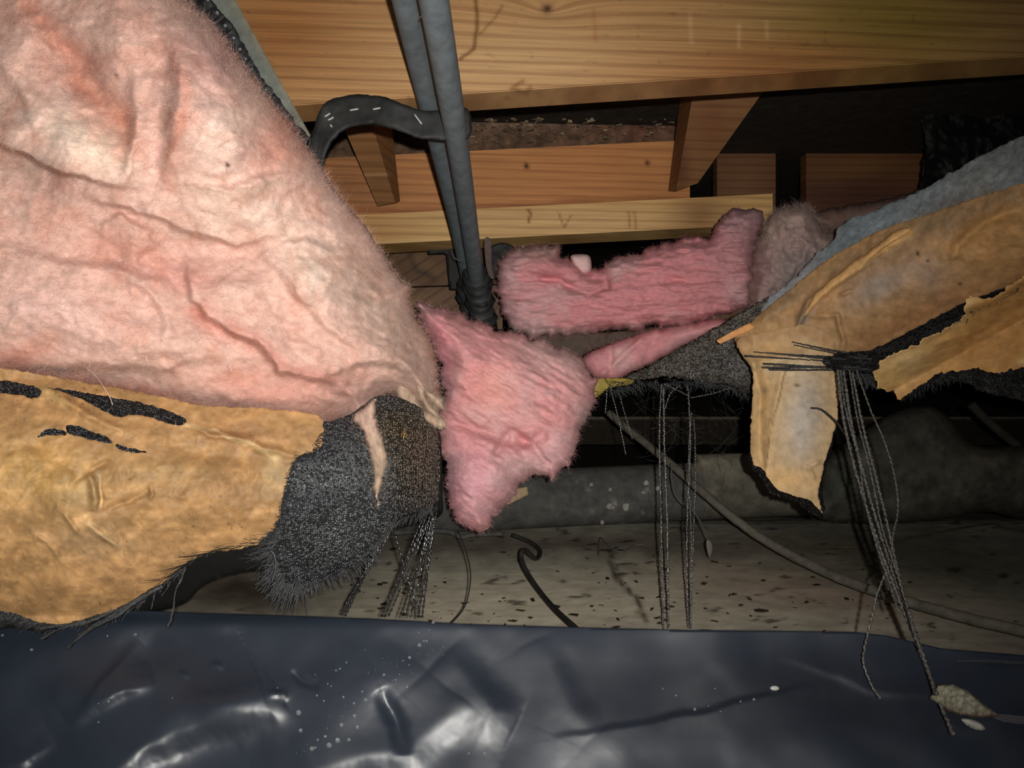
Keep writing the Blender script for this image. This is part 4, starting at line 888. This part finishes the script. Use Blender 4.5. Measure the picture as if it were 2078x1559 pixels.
lowF = [(('l', [(2078, 566), (2010, 610), (1960, 624), (1900, 670), (1800, 720)], 10), .008), (('e', 1850, 730, 60, 24, -20), .010), (('l', [(1960, 680), (1900, 700)], 8), .004), (('l', [(2078, 620), (1980, 680), (1960, 720)], 10), -.004)]
def low2_c(x, y):
    c = paint(x, y, lin(196, 148, 88), [(('e', 1830, 730, 60, 40, -20), lin(228, 190, 134), .9), (('e', 1800, 770, 40, 30, 0), lin(232, 190, 120), .8), (('l', [(1966, 612), (1950, 650), (1880, 680)], 12), lin(224, 184, 126), .7), (('e', 2040, 690, 80, 50, 0), lin(190, 140, 82), .7), (('e', 2076, 735, 12, 8, 0), lin(236, 206, 150), .8)], 8)
    return c * (1 + .08 * fbm(x, y, 26, 201, 4, .6))[:, None]
blob('torn_flap', low2, lambda x, y: rd(x, y) - .014 - .02 * np.clip((y - 640) / 150, 0, 1), M['kraft'], RW, step=2.8, rag=8, rs=10, thick=.002, hfn=lambda x, y: heights(x, y, lowF, 5) + .003 * (ridged(x, y, 60, 202) - .5), cfn=low2_c)
# black mesh at the left end of the wrap
mshp = [(1206, 806), (1226, 790), (1256, 770), (1300, 752), (1345, 726), (1400, 694), (1470, 654), (1530, 618), (1600, 590), (1590, 660), (1530, 700), (1522, 740), (1540, 800), (1500, 792), (1470, 778), (1440, 786), (1400, 772), (1350, 766), (1300, 772), (1250, 786)]
def msh_c(x, y): return paint(x, y, lin(104, 94, 82), [(('e', 1300, 756, 60, 20, -20), lin(90, 82, 68), .8), (('e', 1480, 740, 60, 40, 0), lin(104, 102, 100), .8), (('l', [(1220, 800), (1400, 775), (1530, 795)], 12), lin(34, 32, 28), .9)], 6)
blob('black_mesh', mshp, lambda x, y: 1.40 - .00025 * (x - 1210), M['woven'], RW, step=3.6, rag=5, rs=9, thick=.002, hfn=lambda x, y: .005 * fbm(x, y, 60, 3) + .004 * (ridged(x, y, 26, 4) - .5) * np.clip((x - 1380) / 60, 0, 1), cfn=msh_c)
fringe(RW, 'mesh_fringe', [(1240, 792), (1300, 776), (1400, 776), (1470, 782), (1530, 798)], [70, 60, 80, 60, 60], 300, (6, 30), .0009, 1.345, 21, spread=.7)
fringe(RW, 'mesh_fringe', [(1216, 800), (1250, 780), (1285, 772)], [150, 140, 140], 40, (10, 40), .0006, 1.37, 22, spread=.5, curl=1.2, matn='hair_black')
fringe(RW, 'fabric_fringe', [(1700, 742), (1760, 724), (1850, 690), (1940, 650), (2078, 580)], [170, 165, 150, 150, 150], 260, (8, 26), .0010, lambda x, y: float(rd(x, y)) - .004, 23, spread=.3)
fringe(RW, 'fabric_fringe', [(1830, 805), (1900, 772), (1960, 760), (2078, 780)], [110, 90, 60, 50], 150, (8, 26), .0010, lambda x, y: float(rd(x, y)) + .002, 24, spread=.6)
fringe(RW, 'fabric_fringe', [(1700, 745), (1740, 752), (1768, 765)], [110, 90, 80], 160, (14, 40), .0010, lambda x, y: float(rd(x, y)) - .004, 25, spread=.4)
# horizontal threads over the flap
for k, (a, b) in enumerate([((1770, 728), (1556, 716)), ((1760, 736), (1512, 722)), ((1764, 742), (1546, 746)), ((1760, 724), (1608, 694)), ((1768, 730), (1612, 700)), ((1760, 748), (1548, 738)), ((1750, 732), (1530, 714)), ((1766, 742), (1600, 752)), ((1762, 750), (1560, 750))]):
    strand(RW, [(*a, 1.15), ((a[0] + b[0]) / 2, (a[1] + b[1]) / 2 + 1, 1.155), (*b, 1.165)], .0016, M['fringe'], seed=k, twist=10, flat=.5, name='ragged_thread')
blob('thread_knot', [(1672, 728), (1720, 716), (1772, 712), (1784, 730), (1776, 752), (1730, 758), (1690, 752)], 1.15, M['woven'], RW, step=3, rag=6, rs=8, thick=.006, hfn=lambda x, y: .006 * fbm(x * .3, y * 2, 10, 5), cfn=lambda x, y: np.tile(lin(30, 30, 30), (len(x), 1)))
strand(RW, [(1646, 828, 1.15), (1668, 832, 1.145), (1700, 860, 1.12), (1730, 910, 1.09)], .0014, M['fringe'], twist=10)
# the long hanging bundle
bun = [([(1700, 750), (1712, 850), (1735, 950), (1765, 1050), (1800, 1150), (1830, 1230), (1870, 1330), (1905, 1420), (1934, 1490)], .0021, 1.10, .80),
       ([(1712, 752), (1728, 860), (1752, 960), (1780, 1060), (1812, 1160), (1845, 1250), (1880, 1350), (1900, 1410)], .0022, 1.10, .82),
       ([(1730, 756), (1750, 860), (1778, 970), (1800, 1060), (1822, 1160), (1842, 1240), (1868, 1320)], .0020, 1.09, .84),
       ([(1706, 752), (1716, 830), (1742, 930), (1756, 1020), (1780, 1110), (1808, 1190), (1822, 1240)], .0016, 1.11, .88),
       ([(1724, 752), (1740, 850), (1765, 950), (1790, 1070), (1816, 1150), (1850, 1260)], .0014, 1.10, .86),
       ([(1738, 752), (1766, 830), (1800, 910), (1818, 980), (1822, 1040), (1812, 1090), (1808, 1160)], .0013, 1.09, .92),
       ([(1800, 1160), (1782, 1200), (1770, 1250), (1756, 1310), (1752, 1345), (1768, 1390), (1786, 1418)], .0015, .92, .84)]
for k, (pts, w, a, b) in enumerate(bun):
    n = len(pts); strand(RW, [(x, y, a + (b - a) * i / (n - 1)) for i, (x, y) in enumerate(pts)], w * 1.25, seed=k + 3, twist=380, name='hanging_strand', flat=.62)
for k, (xa, ya, xb, yb, w) in enumerate([(1342, 780, 1346, 1276, .0012), (1346, 786, 1356, 1274, .0015), (1396, 782, 1396, 1276, .0012), (1403, 836, 1400, 1276, .0010), (1339, 900, 1345, 1275, .0008), (1408, 850, 1402, 1275, .0009)]):
    strand(RW, [(xa, ya, 1.33), (xa * .75 + xb * .25 + (k % 3 - 1) * 5, ya * .75 + yb * .25, 1.32), (xa * .4 + xb * .6 + (k % 2) * 4 - 2, ya * .4 + yb * .6, 1.31), (xb, yb, 1.29)], w * 1.6, seed=k + 20, twist=600, name='hanging_strand', flat=.4, jit=.0006)
for k, pts in enumerate([[(1238, 785, 1.35), (1255, 850, 1.34), (1270, 922, 1.33)], [(1252, 782, 1.35), (1268, 840, 1.34), (1283, 890, 1.33)], [(1232, 790, 1.35), (1230, 820, 1.35), (1228, 840, 1.35)], [(1348, 780, 1.33), (1370, 790, 1.33), (1400, 805, 1.33)], [(1402, 808, 1.33), (1450, 798, 1.33), (1484, 786, 1.33)], [(1350, 830, 1.33), (1360, 800, 1.33), (1380, 782, 1.33)], [(1240, 785, 1.36), (1245, 815, 1.36)]]):
    strand(RW, pts, .0015, seed=k + 40, twist=600)

# ------------------------------------------------------------------ low pipe, wrapped duct
DP = thing('drain_pipe', (0, 0, 0), 'fat black drain pipe lying on the ground behind the centre pink chunk', 'pipe')
def dpipe(name, xa, xb, r, col, ya, yb, da, db, rf=None, seed=0):
    o = tube(name, [(xa, ya, da), ((xa + xb) / 2, (ya + yb) / 2, (da + db) / 2), (xb, yb, db)], r, M['dusty'], DP, n=140, sides=48, col=col, rfn=rf, seed=seed)
    me = o.data; n = len(me.vertices); v = np.empty(n * 3, np.float32); me.vertices.foreach_get('co', v); v = v.reshape(-1, 3)
    x, y = pix(v.astype(float)); nz = fbm(x, y, 40, 211, 4)
    c = np.tile(col, (n, 1)) * (1 + .4 * nz)[:, None]
    sp = np.clip(fbm(x, y, 14, 213, 4, .7) * 7 - 3.1, 0, 1)[:, None] * np.clip(feat(x, y, ('e', 1260, 1010, 90, 60, 0)) * 1.5, 0, 1)[:, None]
    c = c * (1 - sp) + lin(150, 146, 136) * sp
    w = np.clip(feat(x, y, ('l', [(1420, 930), (1540, 925)], 26)) * 1.1, 0, 1)[:, None]; c = c * (1 - w) + lin(150, 142, 124) * w
    a = np.ones((n, 4), np.float32); a[:, :3] = c; me.color_attributes['Col'].data.foreach_set('color', a.ravel())
    return o
dpipe('pipe', 780, 1440, .069, lin(84, 84, 80), 1026, 996, 1.78, 1.86)
dpipe('socket', 1415, 1760, .078, lin(104, 100, 88), 988, 976, 1.855, 1.89)
tube('bottom_strap', [(800, 1082, 1.74), (900, 1078, 1.74), (935, 1090, 1.74), (960, 1086, 1.74), (1020, 1083, 1.74)], .006, M['dusty'], DP, n=30, sides=6, col=lin(84, 82, 78))
r_ = np.random.default_rng(33)
flk = [(1311, 980, 7), (1335, 992, 6), (1237, 1028, 7), (1270, 1030, 10), (1243, 1030, 5), (1228, 1018, 4), (1200, 984, 6), (1307, 1000, 5), (1222, 1060, 5), (1238, 994, 5)]
for k, (x, y, s) in enumerate(flk):
    a = np.linspace(0, 2 * math.pi, 9)[:-1]; poly = [(x + math.cos(t) * s * r_.uniform(.5, 1.1), y + math.sin(t) * s * r_.uniform(.5, 1.1)) for t in a]
    blob('peeling_flake', poly, 1.765, M['dusty'], DP, step=2, thick=.003, cfn=lambda x, y: np.tile(lin(150, 146, 138), (len(x), 1)), pillow=None)
WD = [(1656, 1046), (1660, 980), (1676, 930), (1720, 895), (1790, 850), (1860, 826), (1920, 840), (1970, 900), (2060, 905), (2260, 900), (2260, 1060), (2078, 1052), (2000, 1038), (1900, 1056), (1780, 1062), (1700, 1060)]
tag(blob('wrapped_duct', WD, 1.76, M['dusty'], None, step=4, rag=3, rs=20, pillow=(.09, .09, 70), hfn=lambda x, y: .016 * fbm(x, y, 70, 221, 4) + .010 * (ridged(x, y, 70, 222) - .5),
         cfn=lambda x, y: paint(x, y, lin(76, 74, 64), [(('e', 1700, 980, 50, 60, 0), lin(70, 74, 68), .6), (('e', 2020, 930, 80, 24, 0), lin(96, 90, 76), .7), (('e', 1830, 880, 60, 40, 0), lin(54, 56, 50), .6)], 10) * (1 + .5 * fbm(x, y, 24, 223, 4))[:, None]),
    'dusty dark wrapped duct lying on the ground at the right', 'duct')
tag(tube('thin_rod', [(1970, 820, 1.8), (2010, 860, 1.8), (2090, 925, 1.8)], .010, M['dusty'], None, n=10, sides=10, col=lin(60, 56, 48)), 'dim thin rod leaning behind the wrapped duct at right edge', 'rod')

# ------------------------------------------------------------------ cable and wires
CBp = [(1236, 838, 1.85), (1275, 872, 1.8), (1350, 932, 1.70), (1436, 1008, 1.60), (1520, 1075, 1.54), (1600, 1124, 1.47), (1700, 1172, 1.38), (1800, 1208, 1.30), (1900, 1238, 1.23), (2000, 1264, 1.17), (2240, 1318, 1.06)]
tag(tube('cable', CBp, .0088, M['dusty'], None, n=160, sides=16, col=lin(100, 96, 86), jit=.0004), 'thick dusty grey cable sagging from the void to the lower right', 'cable')
tag(tube('hooked_wire', [(1040, 1086, 1.62), (1075, 1100, 1.6), (1096, 1118, 1.56), (1088, 1134, 1.5), (1064, 1116, 1.40), (1058, 1134, 1.38), (1072, 1166, 1.35), (1100, 1206, 1.30), (1130, 1240, 1.22), (1172, 1278, 1.14)], .0042, M['rubber'], None, n=70, sides=10, col=lin(36, 35, 32)),
    'bent black wire hook rising behind the plastic sheet below the drain pipe', 'wire')
tag(tube('bowed_wire', [(930, 1080, 1.20), (946, 1120, 1.2), (955, 1165, 1.19), (950, 1210, 1.18), (938, 1240, 1.17), (915, 1266, 1.16)], .0011, M['hair_black'], None, n=40, sides=5), 'hair thin bowed wire left of the black wire hook', 'wire')
tag(tube('ground_wire', [(x, y, gd(y) - .02) for x, y in ((1214, 1130), (1218, 1092), (1240, 1112), (1262, 1120), (1290, 1106), (1320, 1110), (1348, 1124), (1366, 1104), (1430, 1098), (1500, 1082), (1560, 1080), (1660, 1064))], .0020, M['web'], None, n=110, sides=5, jit=.0006), 'thin pale wandering wire on the ground under the drain pipe', 'wire')
tag(tube('ground_wire', [(x, y, gd(y) - .02) for x, y in ((1600, 1108), (1750, 1110), (1850, 1092), (2000, 1064), (2040, 1072), (2120, 1085))], .0024, M['dusty'], None, n=60, sides=5, col=lin(80, 74, 60)), 'dim root like wire on the ground below the wrapped duct', 'wire')
CT = thing('hanging_cord', (0, 0, 0), 'thin cord with a small pale tip hanging right of the vertical strands', 'cord')
tube('cord', [(1362, 940, 1.6), (1366, 990, 1.58), (1382, 1020, 1.56), (1410, 1040, 1.54), (1428, 1075, 1.52), (1438, 1100, 1.5)], .0012, M['web'], CT, n=50, sides=5, jit=.0006)
tube('tip', [(1436, 1096, 1.5), (1440, 1110, 1.5), (1440, 1130, 1.5)], .006, M['dusty'], CT, n=12, sides=8, flat=.5, col=lin(120, 116, 106), rfn=lambda s: np.sin(np.clip(s * .9 + .06, 0, 1) * math.pi) + .1)
# cobwebs
V = []; Q = []; off = 0; r_ = np.random.default_rng(8)
for k in range(64):
    a = np.array([r_.uniform(1290, 1515), r_.uniform(785, 960)]); an = r_.uniform(0, 6.28); l = r_.uniform(20, 110)
    b = a + np.array([math.cos(an), math.sin(an)]) * l; m_ = (a + b) / 2 + r_.normal(0, 12, 2)
    b[0] = min(b[0], 1520); d = r_.uniform(1.5, 2.0); p = catmull([P(*a, d), P(*m_, d), P(*b, d + .05)], 9)
    for j in range(9):
        for q in range(3): V.append(p[j] + .0003 * np.array([math.cos(q * 2.09), 0, math.sin(q * 2.09)]))
    for j in range(8):
        for q in range(3): Q.append([off + j * 3 + q, off + j * 3 + (q + 1) % 3, off + (j + 1) * 3 + (q + 1) % 3, off + (j + 1) * 3 + q])
    off += 27
tag(mesh('cobweb', np.array(V), Q, M['web']), 'tangle of fine cobweb threads in the void above the drain pipe', 'cobweb', kind='stuff')
def crumbs(name, n, region, surf, size, mat_, col, seed, label, cat):
    r = np.random.default_rng(seed); V = []; Q = []; off = 0; Cc = []
    for k in range(n):
        x, y = region(r); c = surf(x, y); s = r.uniform(*size)
        b = np.array([[i, j, l] for i in (-1, 1) for j in (-1, 1) for l in (-1, 1)], float) * s * r.uniform(.3, 1, 3) + r.normal(0, s * .2, (8, 3))
        a = r.uniform(0, 3.14); R = np.array([[math.cos(a), -math.sin(a), 0], [math.sin(a), math.cos(a), 0], [0, 0, 1]])
        V.append(b * [1.5, 1, .5] @ R.T + c); Q += [[off + i for i in f] for f in ([0, 1, 3, 2], [4, 6, 7, 5], [0, 4, 5, 1], [2, 3, 7, 6], [0, 2, 6, 4], [1, 5, 7, 3])]; off += 8
        Cc.append(np.tile(col * r.uniform(.4, 1.4), (8, 1)))
    return tag(mesh(name, np.concatenate(V), Q, mat_, None, np.concatenate(Cc), smooth=False), label, cat, kind='stuff')
def groundpt(x, y):
    return P(x, y, gd(y)) + np.array([0, 0, .001])
crumbs('ground_debris', 260, lambda r: (r.uniform(700, 1900), 1100 + 190 * r.uniform(0, 1) ** .8), groundpt, (.0012, .006), M['dusty'], lin(66, 56, 44), 3, 'scattered dark crumbs of dirt over the dusty ground', 'debris')
crumbs('beam_debris', 160, lambda r: (r.choice([985, 1060, 850, 1200, 1320]) + r.normal(0, 26), 256 + r.normal(0, 18)), lambda x, y: P(x, y, 1.735), (.001, .006), M['dusty'], lin(150, 128, 104), 4, 'crumbs and nest fluff stuck on the dusty board', 'debris')

# ------------------------------------------------------------------ black plastic sheet
PSh = thing('plastic_sheet', (0, 0, 0), 'crumpled glossy black plastic sheet across the bottom', 'plastic sheet')
sh = [(-200, 1200), (0, 1214), (120, 1222), (250, 1238), (400, 1244), (600, 1250), (760, 1256), (940, 1266), (1160, 1273), (1400, 1279), (1600, 1281), (1740, 1283), (1800, 1290), (1860, 1304), (1910, 1316), (2078, 1330), (2250, 1338), (2250, 1750), (-200, 1750)]
shF = [(('s', [(150, 1640), (235, 1559), (290, 1515), (350, 1484), (450, 1456), (545, 1440), (578, 1420)], 100, 38, -1), .016),
       (('e', 470, 1425, 110, 34, -10), .008), (('s', [(140, 1470), (190, 1432), (250, 1400), (315, 1384)], 50, 16, -1), .007), (('s', [(165, 1450), (205, 1390), (250, 1340), (285, 1300)], 10, 60, -1), .004),
       (('s', [(560, 1620), (640, 1559), (740, 1528), (826, 1520), (880, 1470), (930, 1410)], 100, 44, -1), .009), (('g', [(818, 1530), (808, 1470), (770, 1400)], 16), -.006),
       (('s', [(900, 1330), (955, 1390), (1000, 1440), (1050, 1462)], 90, 34, 1), .007), (('g', [(590, 1362), (612, 1383), (646, 1396)], 7), -.003), (('g', [(540, 1408), (575, 1408), (582, 1424)], 8), .003),
       (('s', [(-20, 1559), (40, 1550), (110, 1500)], 60, 14, -1), .004), (('g', [(360, 1366), (385, 1374)], 6), .002), (('g', [(425, 1345), (455, 1356)], 6), .002),
       (('s', [(1120, 1502), (1300, 1476), (1420, 1450), (1540, 1420), (1660, 1392)], 50, 8, 1), .0022), (('s', [(1580, 1330), (1700, 1368), (1760, 1400), (1920, 1412)], 30, 10, -1), .0014),
       (('s', [(1090, 1300), (1160, 1440), (1210, 1490)], 60, 30, 1), .003), (('e', 60, 1340, 130, 60, -20), .008), (('e', 450, 1262, 40, 20, 0), .003), (('e', 740, 1400, 160, 70, -20), .009), (('e', 960, 1440, 80, 50, 0), .004), (('e', 300, 1330, 60, 50, 0), -.006), (('e', 130, 1400, 60, 40, 0), .004)]
def sh_d(x, y):
    t = np.clip((y - 1240) / 320, -.2, 1.5)
    return .92 - .10 * t + .01 * np.exp(-((y - 1240) / 18.) ** 2)
def sh_h(x, y): return heights(x, y, shF, 6) + .007 * fbm(x, y * 1.1, 210, 231, 2) + .001 * fbm(x, y, 80, 232, 2)
KS = {}
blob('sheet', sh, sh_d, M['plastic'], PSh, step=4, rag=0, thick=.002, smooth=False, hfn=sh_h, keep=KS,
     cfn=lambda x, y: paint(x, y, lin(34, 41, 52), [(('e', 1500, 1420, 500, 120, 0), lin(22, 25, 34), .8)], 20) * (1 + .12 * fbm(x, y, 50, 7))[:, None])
blob('fold_line', [(1886, 1342), (2000, 1338), (2250, 1350), (2250, 1358), (2000, 1346)], .88, M['plastic'], PSh, step=4, thick=.002, smooth=False, cfn=lambda x, y: np.tile(lin(50, 54, 58), (len(x), 1)))
def on_sheet(x, y, lift=.0006):
    i = ((KS['x'] - x) ** 2 + (KS['y'] - y) ** 2).argmin(); d = KS['v'][i][1]; return P(x, y, d - lift)
r_ = np.random.default_rng(21)
drops = [(1858 / 1.889, 661 / 1.889 + 1180, 4.6), (1797 / 1.889, 661 / 1.889 + 1180, 2.6), (879, 1264, 4.2), (851, 1310, 5.5), (860, 1302, 3), (866, 1301, 3), (831, 1335, 4), (779, 1370, 3.6), (742, 1421, 4.6), (606, 1447, 6.5), (720, 1454, 4), (718, 1453, 3), (693, 1472, 5), (685, 1503, 6), (668, 1513, 6.5),
         (633, 1520, 5.5), (708, 1502, 4.5), (725, 1476, 4.5), (610, 1483, 4.5), (640, 1518, 3), (660, 1495, 3), (645, 1502, 3), (718, 1428, 2.6), (762, 1410, 3), (735, 1404, 2.2), (803, 1380, 2.4), (811, 1369, 2), (780, 1397, 2.2), (826, 1395, 2), (690, 1358, 3), (682, 1361, 2.8), (703, 1345, 2.4),
         (200, 1428, 1.2), (220, 1424, 2.8), (275, 1288, 3.4), (272, 1290, 2), (64, 1319, 3.6), (5, 1290, 4), (218, 1291, 2.2), (563, 1397, 2.4), (350, 1418, 2.2), (200, 1466, 2.6), (643, 1412, 2.2), (640, 1370, 2), (665, 1388, 2), (672, 1393, 2), (657, 1423, 2), (697, 1415, 2.2), (900, 1330, 1.6), (790, 1534, 2),
         (1345, 1398, 2.2), (1451, 1398, 2.2), (1530, 1420, 3.4), (1410, 1440, 3.6), (1503, 1424, 2.2), (1438, 1433, 1.8), (1372, 1412, 1.8), (1462, 1444, 1.6), (830, 1350, 2.2), (818, 1341, 2)]
for x, y, s in drops:
    drop(on_sheet(x, y), s * .85 * .88 / F, PSh, sq=(1, .6, 1))
for k in range(45):
    t = r_.uniform(0, 1); x = 600 + 290 * t + r_.normal(0, 26); y = 1530 - 240 * t + r_.normal(0, 22)
    drop(on_sheet(x, y), r_.uniform(.7, 1.6) * .55 / F, PSh, sq=(1, .6, 1))
tag(drop(on_sheet(1572, 1397, .002), .0034, None, 'white_pebble', (1.6, .8, .8)), 'small white oval crumb on the black plastic sheet', 'pebble')
bpy.data.objects['white_pebble'].data = DROP.copy(); bpy.data.objects['white_pebble'].data.materials[0] = M['mark']
# rock and stone chip lying on the sheet at right
R_ = thing('flat_rock', (0, 0, 0), 'flat mossy grey rock lying on the black plastic at lower right', 'rock')
blob('rock', [(1888, 1416), (1902, 1392), (1936, 1390), (1966, 1404), (1996, 1430), (2032, 1453), (1990, 1458), (1950, 1452), (1922, 1444)], .842, M['stone'], R_, step=2.2, rag=3, smooth=False, pillow=(.008, .02, 7),
     hfn=lambda x, y: .005 * (ridged(x, y * 1.4, 16, 5) - .5) + .002 * fbm(x, y, 6, 6), cfn=lambda x, y: paint(x, y, lin(128, 124, 106), [(('l', [(1910, 1436), (1950, 1450), (2030, 1456)], 7), lin(92, 70, 62), .9)], 5) * (1 + .5 * fbm(x, y, 7, 5, 3))[:, None])
tag(blob('stone_chip', [(1950, 1460), (1970, 1460), (1990, 1468), (1999, 1480), (1984, 1482), (1965, 1474)], .838, M['stone'], None, step=2.5, pillow=(.006, .008, 7), cfn=lambda x, y: np.tile(lin(170, 168, 160), (len(x), 1))), 'pale leaf shaped stone chip just below the flat rock', 'stone')
tag(blob('plastic_strip', [(2010, 1452), (2040, 1450), (2110, 1460), (2110, 1472), (2040, 1466)], .845, M['plastic'], None, step=3, thick=.002, cfn=lambda x, y: np.tile(lin(76, 74, 80), (len(x), 1))), 'narrow grey plastic strip right of the flat rock', 'plastic strip')
